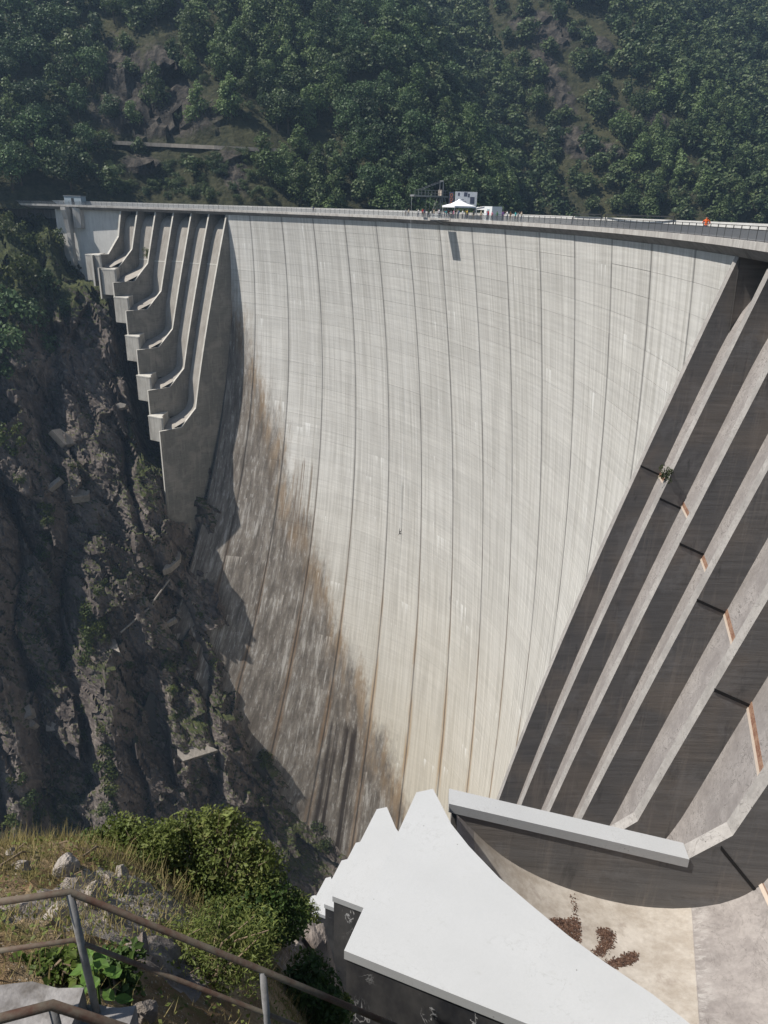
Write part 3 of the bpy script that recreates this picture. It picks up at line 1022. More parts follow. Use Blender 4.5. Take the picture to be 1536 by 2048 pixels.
class Frame:
    """One dividing wall: base point, direction outwards, sideways."""
    def __init__(self, side, m):
        self.k = KR[m] if side < 0 else KL[m]
        self.zb = ZR[m] if side < 0 else ZL[m]
        psi = PSI[m] if side < 0 else 2 * AX - PSI[m]
        self.u = np.array([math.cos(psi), math.sin(psi)])
        self.B = ring(self.k, 0, 0)[:2]
        self.n = np.array([-self.u[1], self.u[0]]) * side      # towards the abutment
        if side < 0: self.n = np.array([self.u[1], -self.u[0]])
        self.rise = 1.75 if (side < 0 and m == 5) else 0.0
        self.s1 = float(edge_s(self.zb + 5.0)) if not (side < 0 and m == 5) else -5.2
        self.sb = self.s1 - (5.4 if not (side < 0 and m == 5) else 1.5)
        self.tip = self.sb - (7.2 if side > 0 else 8.9)
        if side < 0 and m < 5: self.tip += 2.2
        if side < 0 and m == 6: self.sb, self.tip = -4.4, -5.5

    def at(self, s, z, n=0.0):
        p = self.B + self.u * s + self.n * n
        return (p[0], p[1], z)

    def front(self):
        z = np.linspace(-2.9, self.zb + 5.0, 14) if self.rise == 0 else np.linspace(-2.9, -20.9, 12)
        return [(float(edge_s(t)), float(t)) for t in z] + [(self.sb, self.zb), (self.tip, self.zb + self.rise)]

    def floor(self):
        zt = self.zb + 3.5
        z = np.linspace(-8.5, zt, 12)
        pts = [(4.2, -4.0), (2.6, -4.5), (1.7, -5.6), (1.0, -7.0)] + [(float(edge_s(t)) + 2.25, float(t)) for t in z]
        b, zb = self.sb, self.zb
        e = pts[-1][0]
        pts += [(e - 0.9 + (b + 3.3 - e + 0.9) * 0.5, zb + 0.4), (b + 3.1, zb - 1.3), (b + 1.6, zb - 2.3), (b - 0.2, zb - 2.72), (b - 2.4, zb - 2.62), (b - 5.0, zb - 1.8),
                (b - 7.0, zb - 0.7), (b - 8.7, zb + 1.3)] if self.k > 10 else [(b - 6.2, zb - 1.2)]
        return pts


TH = 0.66          # thickness of a dividing wall


def offset_poly(F, poly, lift=0.0):
    return [F.at(s, z + lift) for s, z in poly]


def dividing_wall(F, side, par, low):
    """Slab in the vertical plane of F: edge strip, dark sides, a tall end down to `low`."""
    fr = F.front()
    outline = fr + [(F.tip, low), (7.0, low), (7.0, -2.9)]
    n = len(outline)
    V = [F.at(s, z, -TH / 2) for s, z in outline] + [F.at(s, z, TH / 2) for s, z in outline]
    tri = tessellate_polygon([[Vector((s, z, 0)) for s, z in outline]])
    Fc, Mi = [], []
    for t in tri:
        Fc.append(tuple(t)); Mi.append(0)
        Fc.append(tuple(i + n for i in t)[::-1]); Mi.append(0)
    for i in range(n):
        j = (i + 1) % n
        Fc.append((i, j, n + j, n + i)); Mi.append(1 if i < len(fr) else 0)
    mats = [MAT['fin_dark'], MAT['fin_edge']] if side < 0 else [MAT['fin_grey'], MAT['fin_edge_left']]  # dark sides, pale edges: shade and sunlight put into the colours, besides stain
    me = mesh_np('dividing_wall', np.array(V), Fc, mats, Mi)
    bm = bmesh.new(); bm.from_mesh(me); bmesh.ops.recalc_face_normals(bm, faces=bm.faces); bm.to_mesh(me); bm.free()
    return link('dividing_wall', me, par)


def resample(pts, n):
    pts = np.array(pts, float)
    d = np.r_[0, np.cumsum(np.hypot(*np.diff(pts, axis=0).T))]
    t = np.linspace(0, d[-1], n)
    return np.stack([np.interp(t, d, pts[:, 0]), np.interp(t, d, pts[:, 1])], -1)


DEFLECT = [(835, 1587), (868, 1580), (905, 1651), (940, 1695), (1000, 1758), (1060, 1813), (1130, 1867), (1200, 1918), (1300, 1985), (1380, 2048), (1470, 2118), (1130, 2048 + 25), (693, 1900)]
ZDEF = -19.6
DPTS = [atz(x, y, ZDEF)[:2] for x, y in DEFLECT]
F5 = Frame(-1, 5)
TIP5 = np.array(F5.at(F5.tip, 0)[:2])
DREL = [((p - TIP5) @ F5.u, (p - TIP5) @ F5.n) for p in DPTS]      # (outwards, towards the abutment)


def deflector(F, side, par, z, depth, white, anchor=None):
    poly = [np.array(F.at(F.tip, 0)[:2]) + F.u * a + F.n * b for a, b in DREL]
    if anchor:
        A0 = atz(anchor[0], anchor[1], z)[:2]
        poly = [A0 + (p - DPTS[0]) * anchor[2] for p in DPTS]
    if side > 0:
        c0 = poly[1]
        poly = [c0 + (p - c0) * 0.8 + F.u * 2.6 for p in poly]
    b = MB().prism(poly, z - depth, z - 0.34)
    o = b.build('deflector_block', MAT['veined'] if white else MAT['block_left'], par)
    c = np.mean(poly, 0)
    rim = [p + (p - c) / np.linalg.norm(p - c) * 0.07 for p in poly]
    MB().prism(rim, z - 0.34, z).build('cap', MAT['white'] if white else MAT['fin_edge_left'], o)
    return o


def spillway(side):
    if side < 0:
        lab = 'near spillway of dark dividing walls, pale chutes and white painted caps'
    else:
        lab = 'far spillway of grey stepped dividing walls with bare tops beside the rocky slope'
    fr = [Frame(side, m) for m in range(7)]
    par = thing('spillway', lab, 'spillway', fr[3].at(0, -3.0))
    for m, F in enumerate(fr):
        low = F.zb - (9.0 if m else 26.0) - (0 if side > 0 else 6)
        if side > 0 and m == 0: low = -118
        w = dividing_wall(F, side, par, low)
        if side < 0:
            # white cap on the level end
            if m < 6:
                a, b = F.sb + 0.02, F.tip - 0.12
                V = []
                for s, z in ((a, F.zb), (b, F.zb + F.rise)):
                    for n_ in (-TH / 2 - 0.06, TH / 2 + 0.06):
                        for dz in (-0.36, 0.05):
                            V.append(F.at(s, z + dz, n_))
                cap = put('cap', np.array(V), [(0, 1, 3, 2), (4, 6, 7, 5), (1, 5, 7, 3), (0, 2, 6, 4), (0, 4, 5, 1), (2, 3, 7, 6)], MAT['white'], w)
                bm = bmesh.new(); bm.from_mesh(cap.data); bmesh.ops.recalc_face_normals(bm, faces=bm.faces); bm.to_mesh(cap.data); bm.free()
    for m in range(6):
        A, B = fr[m], fr[m + 1]
        pa = A.floor()
        # the far side of the bay follows the lower wall's bucket
        dB = ((np.array(B.at(0, 0)[:2]) - np.array(A.at(0, 0)[:2])) @ A.u)
        wd = abs((np.array(B.at(0, 0)[:2]) - np.array(A.at(0, 0)[:2])) @ A.n)
        ns = 100
        sp_ = np.array(pa); a_ = resample(sp_, 40)
        for _ in range(3): a_[1:-1] = (a_[:-2] + 2 * a_[1:-1] + a_[2:]) / 4
        pa = a_
        ra = resample(pa, ns)
        rows = []
        cut = (A.zb + 1.2)
        for t in np.linspace(0.0, 1.0, 9):
            row = []
            for s, z in ra:
                pA = np.array(A.at(s, z)); pB = np.array(B.at(s, z))
                g = sstep(0.0, 16.0, z - A.zb)
                pB2 = pA + np.r_[A.n * wd, 0] + np.r_[A.u * dB, 0] * float(g) * 1.0
                far = pB * float(g) + pB2 * (1 - float(g))
                row.append(pA * (1 - t) + far * t)
            rows.append(row)
        rows = np.array(rows)
        v, f = strip_mesh(rows)
        # the chute and the bucket differ in colour
        zc = v[f].mean(1)[:, 2]
        sl = np.array([ra[(i % (ns - 1))][0] for i in range(len(f))])
        buck = ((zc < A.zb + 0.6) & (sl < A.sb + (0.6 if m < 5 else 3.0))).astype(int) if side < 0 else np.zeros(len(f), int)
        me = mesh_np('chute', v, f, [MAT['chute'] if side < 0 else MAT['chute_left'], MAT['bucket']], buck, True)
        bm = bmesh.new(); bm.from_mesh(me); bmesh.ops.recalc_face_normals(bm, faces=bm.faces)
        if sum(fc.normal.z for fc in bm.faces) < 0: bmesh.ops.reverse_faces(bm, faces=bm.faces)
        bm.to_mesh(me); bm.free()
        ch = link('chute', me, par)
        # joint: proud strips on the floor, black shadow line down the wall
        zj = -22.3 if side < 0 else -16.9
        if zj > A.zb + 3.0 or (m == 5 and side < 0):
            i = int(np.argmin(np.abs(ra[:, 1] - zj))) if not (m == 5 and side < 0) else int(np.argmin(np.abs(ra[:, 0] + 3.8)))
            lo, hi = rows[1:-1, i], rows[1:-1, min(i + 1, ns - 1)]
            d = (lo - hi); d = d / np.linalg.norm(d, axis=1, keepdims=True)
            up = np.cross(np.gradient(rows[1:-1, i], axis=0), d)
            up = up / np.linalg.norm(up, axis=1, keepdims=True)
            if up[3, 2] < 0: up = -up
            ends = (rows[:, i][0] * 0.94 + rows[:, i][1] * 0.06, rows[:, i][-1] * 0.94 + rows[:, i][-2] * 0.06)
            line = [ends[0], ends[1]]
            uu, dd_ = up[3], d[3]
            specs = ((0.0, 0.16, 'pale_strip', 0.06), (0.24, 0.30, 'rust', 0.03)) if side < 0 else ((0.0, 0.30, 'fin_edge_left', 0.06),)
            for o_, wdt, mt, hgt in specs:
                V = []
                for p in line:
                    for a_, h_ in ((-wdt / 2, -0.05), (wdt / 2, -0.05), (wdt / 2, hgt), (-wdt / 2, hgt)):
                        V.append(p + dd_ * (o_ + a_) + uu * h_)
                put('joint_strip', np.array(V), [(0, 1, 2, 3), (7, 6, 5, 4), (1, 0, 4, 5), (2, 1, 5, 6), (3, 2, 6, 7), (0, 3, 7, 4)], MAT[mt], ch)
            if side < 0:
                # black strip standing in for the shadow gap on the wall facing the camera
                s0, z0 = float(edge_s(-21.3)), -21.3
                s1, z1 = s0 + 2.25, -22.3
                if m == 5: s0, z0, s1, z1 = -5.65, -21.5, -3.75, -23.75
                V = []
                for s, z in ((s0, z0), (s1, z1)):
                    for dz in (-0.09, 0.09):
                        for n_ in (TH / 2 - 0.02, TH / 2 + 0.035):
                            V.append(A.at(s, z + dz, n_))
                put('wall_joint_shadow', np.array(V), [(0, 1, 3, 2), (4, 6, 7, 5), (1, 5, 7, 3), (0, 2, 6, 4), (0, 4, 5, 1), (2, 3, 7, 6)], MAT['black'], ch)
        zd = ((-74.5, -62.5, -51.5, -41.5, -30.0, ZDEF)[m] if side < 0 else A.zb + 3.6)
        if side < 0 and m == 5: zd = ZDEF
        deflector(A, side, par, zd, 11.0 if side < 0 else 7.5, side < 0, {4: (755, 1620, 0.88), 3: (712.5, 1687, 0.8), 2: (684, 1722, 0.8), 1: (652, 1757, 0.82), 0: (623.5, 1793, 0.75)}.get(m) if side < 0 else None)
        # dark gate sheet under the crest, standing in for shade in the opening
        g = []
        for t in (0.0, 1.0):
            for z in (-2.45, -4.6):
                g.append(np.array(A.at(4.6, z, 0)) * (1 - t) + np.array(B.at(4.6, z, 0)) * t)
        put('gate_shade', np.array(g), [(0, 1, 3, 2)], MAT['core'], par)
    return par, fr


SPR, FRR = spillway(-1)
SPL, FRL = spillway(1)

# closing wall between the far spillway and the rock, with its pier
F6 = FRL[6]
wk = np.linspace(-2.95, -4.9, 12)
K, Z = np.meshgrid(wk, np.linspace(-2.3, -34, 8), indexing='ij')
v1, f1 = strip_mesh(ring(K, 1.2, Z)); v2, f2 = strip_mesh(ring(K, 6, Z))
aw = thing('abutment_wall', 'smooth pale blue grey concrete wall panel under the crest left of the far spillway', 'wall', ring(-3.9, 1.2, -16))
put('wall_slab', np.r_[v1, v2], np.r_[f1, f2 + len(v1)], MAT['parapet'], aw)
pr = thing('crest_pier', 'tapered concrete pier carrying the crest road at its left end, beside the pale wall panel', 'pier', ring(-4.5, -0.6, -12))
rowsp = []
for z, a, b in ((-2.3, 0.9, 2.2), (-3.2, 0.9, 2.2), (-6, 0.8, 1.5), (-10, 0.7, 0.9), (-20, 0.6, 0.7)):
    c0 = ring(-4.45, -0.5, z); e = ang(-4.45)
    t = np.array([-math.sin(e), math.cos(e)]); n_ = np.array([math.cos(e), math.sin(e)])
    rowsp.append([np.r_[c0[:2] + t * (i * a) + n_ * (j * b), z] for i, j in ((-1, -1), (1, -1), (1, 1), (-1, 1), (-1, -1))])
v, f = strip_mesh(np.array(rowsp))
put('shaft', v, f, MAT['concrete'], pr)
c0 = ring(-4.2, 0.1, -4.6)
MB().prism([c0[:2] + np.array(q) for q in ((-1.4, -0.7), (0.9, -0.7), (1.6, 0.5), (-0.6, 0.8))], -8.5, -2.4).build('bracket', MAT['concrete'], pr)

# ------------------------------------------------------------------ haze
hz = MB().box((260, 330, 45), 2700, 2700, 590)
hm = bpy.data.materials.new('haze_air')
hm.use_nodes = True
nt = hm.node_tree
nt.nodes.remove(nt.nodes['Principled BSDF'])
pv = nt.nodes.new('ShaderNodeVolumePrincipled')
pv.inputs['Color'].default_value = (0.50, 0.72, 1.0, 1)
pv.inputs['Density'].default_value = 0.00021
pv.inputs['Anisotropy'].default_value = 0.2
nt.links.new(pv.outputs[0], nt.nodes['Material Output'].inputs['Volume'])
HAZE = hz.build('haze', hm)
HAZE['kind'] = 'stuff'
#@@PART2

# ------------------------------------------------------------------ hillside road
rp = np.array([r[0] for r in ROADP])
rt = np.linspace(0, len(rp) - 1, 40)
rz = np.linspace(rp[:, 2].max(), rp[:, 2].min(), 40) * 0.5 + 0.5 * np.interp(rt, range(len(rp)), rp[:, 2])
rxy = np.stack([np.interp(rt, range(len(rp)), rp[:, i]) for i in (0, 1)], -1)
rows = [np.c_[rxy + E2 * o, rz + h] for o, h in ((-3.2, -5.0), (-2.7, 0.1), (3.0, 0.1), (3.2, 3.5))]
v, f = strip_mesh(np.array(rows[1:3]))
put('hillside_road', v, f, MAT['asphalt'])['kind'] = 'structure'
rw = thing('road_wall', 'long low retaining wall carrying the road across the wooded hillside', 'wall', rows[0][20])
v, f = strip_mesh(np.array([np.c_[rxy + E2 * o, rz + h] for o, h in ((-3.2, -0.9), (-3.0, 0.3), (-2.7, 0.3), (-2.6, -0.9))]))
put('wall_face', v, f, MAT['remnant'], rw)

# ------------------------------------------------------------------ foliage


def leaf_quads(P, N, L, W, rng, curl=0.0):
    """Diamond leaves at P facing N."""
    n = len(P)
    N = N / (np.linalg.norm(N, axis=1, keepdims=True) + 1e-9)
    t = rng.normal(size=(n, 3))
    t = t - (t * N).sum(1, keepdims=True) * N
    t = t / (np.linalg.norm(t, axis=1, keepdims=True) + 1e-9)
    b = np.cross(N, t)
    L = np.broadcast_to(np.asarray(L, float), (n,))[:, None]
    W = np.broadcast_to(np.asarray(W, float), (n,))[:, None]
    V = np.stack([P - t * L, P - b * W + N * curl * L, P + t * L, P + b * W + N * curl * L], 1)
    F = np.arange(4 * n).reshape(n, 4)
    return V.reshape(-1, 3), F


def lobed_crown(seed, n, style):
    rng = np.random.default_rng(seed)
    if style == 'round':
        lobes = [(rng.uniform(-.22, .22), rng.uniform(-.22, .22), rng.uniform(.30, .80), rng.uniform(.13, .22)) for _ in range(11)] + [(0, 0, .84, .15), (0, 0, .5, .26)]
    elif style == 'tall':
        lobes = []
        for i in range(13):
            t = i / 12
            r = .21 * (1 - t) ** .7 + .06
            a = rng.uniform(0, 6.28)
            lobes.append((math.cos(a) * r * .6, math.sin(a) * r * .6, .22 + .72 * t, r * rng.uniform(.6, .9)))
    else:
        lobes = [(rng.uniform(-.36, .36), rng.uniform(-.36, .36), rng.uniform(.12, .62), rng.uniform(.13, .24)) for _ in range(12)]
    lobes = np.array(lobes)
    pick = rng.choice(len(lobes), n, p=lobes[:, 3] ** 2 / (lobes[:, 3] ** 2).sum())
    d = rng.normal(size=(n, 3)); d[:, 2] = d[:, 2] * 0.9 + 0.25
    d /= np.linalg.norm(d, axis=1, keepdims=True)
    rad = lobes[pick, 3] * rng.uniform(.62, 1.12, n)
    P = lobes[pick, :3] + d * rad[:, None] * np.array([1, 1, .85])
    N = d + rng.normal(size=(n, 3)) * .55 + np.array([0, 0, .35])
    sz = rng.uniform(.7, 1.3, n) * .040 * (700 / n) ** .5
    return leaf_quads(P, N, sz, sz * .72, rng)


def trunk_mesh(seed, h_crown, name='trunk'):
    rng = random.Random(seed)
    b = MB()
    bend = (rng.uniform(-.05, .05), rng.uniform(-.05, .05))
    b.tube([(0, 0, -.06), (bend[0] * .4, bend[1] * .4, .25), (bend[0], bend[1], h_crown)], [.026, .018, .006], 6)
    for _ in range(4):
        z = rng.uniform(.25, .5); a = rng.uniform(0, 6.28); r = rng.uniform(.12, .2)
        b.tube([(bend[0] * z, bend[1] * z, z), (math.cos(a) * r, math.sin(a) * r, z + rng.uniform(.1, .2))], [.009, .004], 4)
    return mesh_np(name, np.array(b.V), b.F, [MAT['bark']], None, True)


KINDS = {}
for kind, style, mats in (('dark', 'round', 'leaf_dark'), ('mid', 'round', 'leaf_mid'), ('light', 'tall', 'leaf_light'), ('bush', 'bush', 'leaf_mid')):
    KINDS[kind] = []
    for sd in range(4):
        v, f = lobed_crown(100 + sd * 7 + len(kind), 1500 if kind != 'bush' else 800, style)
        KINDS[kind].append((mesh_np('crown', v, f, [MAT[mats]]), trunk_mesh(sd + 5, .75 if kind != 'bush' else .4)))


def tree(name, kind, P, h, label, cat, group, wide=1.0, mat=None):
    cr, tr = KINDS[kind][random.randrange(4)]
    t = thing(name, label, cat, P, group, random.uniform(0, 6.28))
    t.scale = (h * wide, h * wide, h)
    for nm, me in (('crown', cr), ('trunk', tr)):
        o = bpy.data.objects.new(nm, me)
        COL.objects.link(o)
        o.parent = t
        if mat and nm == 'crown':
            o.material_slots[0].link = 'OBJECT'; o.material_slots[0].material = mat
    return t


# candidate trees over the hillside
cand = []
gw, gv = np.meshgrid(np.arange(70, 960, 6.4), np.arange(95, 470, 5.6), indexing='ij')
gw = gw + RNG.uniform(-2.4, 2.4, gw.shape); gv = gv + RNG.uniform(-2.2, 2.2, gv.shape)
gw, gv = gw.ravel(), gv.ravel()
ew, ev = RNG.uniform(128, 262, 1500), RNG.uniform(126, 190, 1500)
ez = hill_z(ew, ev); eq = project(vw(ev, ew, ez))
ek = (eq[:, 0] > 200) & (eq[:, 0] < 540) & (eq[:, 1] > 270) & (eq[:, 1] < 425)
n_grid = len(gw)
gw, gv = np.r_[gw, ew[ek]], np.r_[gv, ev[ek]]
gz = hill_z(gw, gv)
rk = hill_rock(gw, gv, gz)
P = vw(gv, gw, gz)
q = project(P + np.array([0, 0, 5.0]))
rd = np.min(np.hypot(P[:, None, 0] - rxy[None, :, 0], P[:, None, 1] - rxy[None, :, 1]), axis=1)
ok = (q[:, 0] > -70) & (q[:, 0] < 1606) & (q[:, 1] > -90) & (q[:, 1] < 446) & (q[:, 2] > 0) & (gz > -13.5) & (rd > 3.8) & (rk < 0.8 + RNG.uniform(-.45, .6, len(rk)))
ok &= ~((gw < 186) & (gv < hill_base(gw) + 1))
ok &= RNG.uniform(size=len(gw)) > 0.12
n_lo = fbm(gw / 38, gv / 38, 0, 77, 3)
for i in np.nonzero(ok)[0]:
    x, y, d = q[i]
    below = 225 < x < 520 and gz[i] < np.interp(x, [200, 640], [rz[4], rz[-1]]) - 2
    t = n_lo[i] + RNG.uniform(-.13, .13)
    kind = 'dark' if t < .46 else ('mid' if t < .60 else 'light')
    h = RNG.uniform(8.5, 15.5) if kind != 'light' else RNG.uniform(10, 17)
    if below:
        kind, h = 'bush', RNG.uniform(2.4, 5.6)
        if RNG.uniform() < .12: kind, h = 'mid', RNG.uniform(6, 9)
    if i >= n_grid: kind, h = 'bush', RNG.uniform(1.8, 4.2)
    if rk[i] > .12 and RNG.uniform() < .6:
        kind, h = 'bush', RNG.uniform(2.5, 4.5)
    cand.append((h / d, i, kind, h, x))
cand.sort(key=lambda t: -t[0])
KN = {'dark': 'dark dense broadleaf tree', 'mid': 'mid green rounded tree', 'light': 'tall light green tree', 'bush': 'low pale bush'}


def wood_label(kind, x, y):
    if x < 190: p = 'left of the big grey outcrop'
    elif x < 420: p = 'near the hillside road and outcrop'
    elif x < 560: p = 'right of the grey outcrop'
    elif x < 700: p = 'beyond the hillside road end'
    elif x < 820: p = 'just left of the bungee tower'
    elif x < 980: p = 'behind the bungee tower and canopy tent'
    elif x < 1150: p = 'right of the white cabin'
    elif x < 1400: p = 'on the hazy right slope'
    else: p = 'behind the person in orange'
    q = 'lowest row above the crest, ' if y > 385 else ('second row above the crest, ' if y > 330 else ('halfway up the hillside, ' if y > 200 else 'high on the hillside, '))
    return KN[kind] + ', ' + q + p, 'trees ' + q + p


n_ind = {'hillside_tree': 0, 'hillside_bush': 0}
far = []
for s_, i, kind, h, x in cand:
    nm = 'hillside_bush' if kind == 'bush' else 'hillside_tree'
    lim = 80 if kind == 'bush' else 290
    if n_ind[nm] < lim:
        n_ind[nm] += 1
        lab, grp = wood_label(kind, x, q[i, 1])
        tree(nm, kind, P[i] - np.array([0, 0, .3]), h, lab, 'bush' if kind == 'bush' else 'tree', ('bushes' + grp[5:]) if kind == 'bush' else grp, RNG.uniform(.85, 1.2),
             MAT['leaf_forest'] if kind == 'bush' else None)
    else:
        far.append((i, kind, h))
protos = [lobed_crown(500 + j, 430, ('round', 'tall', 'round', 'bush')[j % 4]) for j in range(8)]
vs, fs, o = [], [], 0
for i, kind, h in far:
    j = {'dark': (0, 4), 'mid': (2, 6), 'light': (1, 5), 'bush': (3, 7)}[kind][random.randrange(2)]
    v, f = protos[j]
    a = random.uniform(0, 6.28); c_, s_ = math.cos(a), math.sin(a)
    wd = random.uniform(.9, 1.25)
    v = np.stack([(v[:, 0] * c_ - v[:, 1] * s_) * wd, (v[:, 0] * s_ + v[:, 1] * c_) * wd, v[:, 2]], -1) * h + P[i]
    vs.append(v); fs.append(f + o); o += len(v)
put('forest', np.concatenate(vs), np.concatenate(fs), MAT['leaf_forest'])['kind'] = 'stuff'
print('far trees', len(far), 'individual', n_ind)

# shrubs and creepers on the gorge wall
SHR = {}
for sd in range(3):
    v, f = lobed_crown(900 + sd, 420, 'bush')
    SHR[sd] = (mesh_np('foliage', v * np.array([1, 1, 1.2]), f, [MAT['leaf_cliff']]), trunk_mesh(40 + sd, .45, 'stem'))
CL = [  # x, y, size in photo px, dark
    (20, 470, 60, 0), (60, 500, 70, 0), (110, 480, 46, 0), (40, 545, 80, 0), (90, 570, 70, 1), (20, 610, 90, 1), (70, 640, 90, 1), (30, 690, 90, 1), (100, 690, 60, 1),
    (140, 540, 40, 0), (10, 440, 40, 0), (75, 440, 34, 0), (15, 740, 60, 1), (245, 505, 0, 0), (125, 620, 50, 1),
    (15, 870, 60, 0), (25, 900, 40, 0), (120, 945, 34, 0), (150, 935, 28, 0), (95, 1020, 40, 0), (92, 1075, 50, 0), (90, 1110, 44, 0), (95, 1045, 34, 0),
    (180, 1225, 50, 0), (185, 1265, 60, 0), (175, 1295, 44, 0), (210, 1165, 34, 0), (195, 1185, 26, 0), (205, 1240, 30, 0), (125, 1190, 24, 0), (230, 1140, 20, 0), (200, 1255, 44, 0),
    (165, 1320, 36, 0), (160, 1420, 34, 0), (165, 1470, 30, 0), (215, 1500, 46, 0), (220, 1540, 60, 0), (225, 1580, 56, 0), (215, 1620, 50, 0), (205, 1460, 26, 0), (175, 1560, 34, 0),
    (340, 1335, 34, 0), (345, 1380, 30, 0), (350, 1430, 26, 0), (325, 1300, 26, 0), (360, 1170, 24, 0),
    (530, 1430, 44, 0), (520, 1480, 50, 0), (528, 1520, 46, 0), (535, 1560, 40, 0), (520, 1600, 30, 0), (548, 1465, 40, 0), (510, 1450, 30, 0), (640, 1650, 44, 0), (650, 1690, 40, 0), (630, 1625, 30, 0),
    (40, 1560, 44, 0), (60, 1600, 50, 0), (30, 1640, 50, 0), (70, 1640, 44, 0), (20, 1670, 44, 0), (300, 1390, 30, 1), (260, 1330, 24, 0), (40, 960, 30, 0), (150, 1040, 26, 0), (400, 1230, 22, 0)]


def PLACE(x, y):
    if y < 520: return ' high on the grassy slope below the left end of the crest'
    if y < 600: return ' halfway down the grassy slope left of the far spillway'
    if y < 760: return ' at the foot of the grassy slope left of the far spillway'
    if y < 1000: return ' on the upper rock face left of the tapered anchor block'
    if x < 130 and y < 1135: return ' in the dark upright groove of the upper rock face'
    if y < 1310 and x < 250: return ' above the capped anchor head on the rock pillar'
    if x > 600: return ' on the lowest rock beside the wet black streaks'
    if x > 480: return ' on the edge of the rock rib beside the dam'
    if x > 240: return ' in the rock hollow above the wide concrete platform'
    if x < 100: return ' at the bottom left corner of the gorge wall'
    return ' on the rock pillar below the capped anchor head'


for x, y, sz, dk in CL:
    if not sz: continue
    p, nrm = on_cliff(x, y)
    if p is None: continue
    me, st = SHR[random.randrange(3)]
    hgt = sz * p.length / FPX * 0.8
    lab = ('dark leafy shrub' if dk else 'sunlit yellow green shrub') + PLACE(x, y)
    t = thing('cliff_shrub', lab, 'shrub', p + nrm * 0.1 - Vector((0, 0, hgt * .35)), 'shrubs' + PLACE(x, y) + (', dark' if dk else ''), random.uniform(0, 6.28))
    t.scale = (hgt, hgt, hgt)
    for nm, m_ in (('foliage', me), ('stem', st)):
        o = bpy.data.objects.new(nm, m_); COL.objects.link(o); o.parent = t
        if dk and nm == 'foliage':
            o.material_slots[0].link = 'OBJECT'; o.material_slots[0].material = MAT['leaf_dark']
# plants growing out of the concrete
for x, y, hgt, lab in ((1322, 950, 1.5, 'straggly green plant growing from a joint of a near chute wall'), (246, 515, 3.6, 'small green bush growing on the floor of the far spillway')):
    if x > 700:
        F = FRR[1]; p = Vector(F.at(float(edge_s(-19.7)) - 0.1, -19.9, 0.0))
    else:
        F = FRL[4]; p = Vector(F.at(float(edge_s(-15.5)) + 1.6, -16.5, 2.6))
    t = thing('wall_plant', lab, 'plant', p, None, 1.0)
    me, st = SHR[0]
    t.scale = (hgt * .75, hgt * .75, hgt)
    for nm, m_ in (('foliage', me), ('stem', st)):
        o = bpy.data.objects.new(nm, m_); COL.objects.link(o); o.parent = t

# ------------------------------------------------------------------ concrete remnants on the gorge wall
REM = [  # polygon in the photo, thickness m, label
    ([(165, 826), (212, 817), (240, 805), (252, 808), (250, 814), (205, 824)], 1.6, 'long thin concrete slab edge below the stepped spillway blocks'),
    ([(103, 860), (120, 857), (160, 886), (130, 889)], 2.0, 'tilted concrete slab on the upper rock slope left of the far spillway'),
    ([(152, 953), (165, 952), (180, 980), (176, 990), (142, 995)], 2.5, 'pale tapered concrete anchor block on a rock knob'),
    ([(70, 990), (118, 953), (123, 958), (76, 996)], 1.4, 'narrow slanting concrete beam left of the tapered anchor block'),
    ([(325, 1141), (330, 1130), (345, 1120), (352, 1100), (361, 1104), (360, 1118), (340, 1135)], 1.6, 'bent concrete footing on the rock beside the dam'),
    ([(351, 1172), (356, 1163), (373, 1155), (372, 1163)], 1.4, 'small concrete footing under the bent footing'),
    ([(340, 1197), (362, 1191), (369, 1220), (355, 1226), (348, 1200)], 1.8, 'concrete block with a flat top in the middle of the rock rib'),
    ([(303, 1262), (350, 1233), (352, 1238), (306, 1263)], 1.2, 'thin concrete ledge strip on the round rock face'),
    ([(208, 1292), (220, 1276), (230, 1278), (240, 1305), (224, 1298), (209, 1302)], 2.5, 'capped concrete anchor head on top of a rock pillar'),
    ([(352, 1468), (375, 1466), (376, 1486), (400, 1482), (436, 1500), (366, 1522), (355, 1510)], 3.0, 'wide concrete platform with a box on the lower rock face'),
    ([(360, 1336), (381, 1334), (379, 1339), (361, 1341)], 1.2, 'short concrete sill in the dark rock groove'),
    ([(382, 1203), (405, 1196), (403, 1202), (384, 1210)], 1.4, 'small concrete pad at the edge of the rock near the dam'),
    ([(40, 1420), (58, 1408), (64, 1430), (44, 1440)], 2.5, 'dim grey square block in the deep left rock gully'),
    ([(40, 1450), (60, 1436), (72, 1446), (66, 1452), (42, 1462)], 2.5, 'dim grey gabled block below the square one in the left gully'),
    ([(92, 1440), (112, 1438), (113, 1460), (92, 1462)], 2.0, 'dim grey flat slab at the right side of the left gully'),
    ([(270, 626), (318, 622), (318, 627), (272, 631)], 0, ''),
    ([(66, 905), (78, 880), (76, 905), (60, 912)], 0, '')]
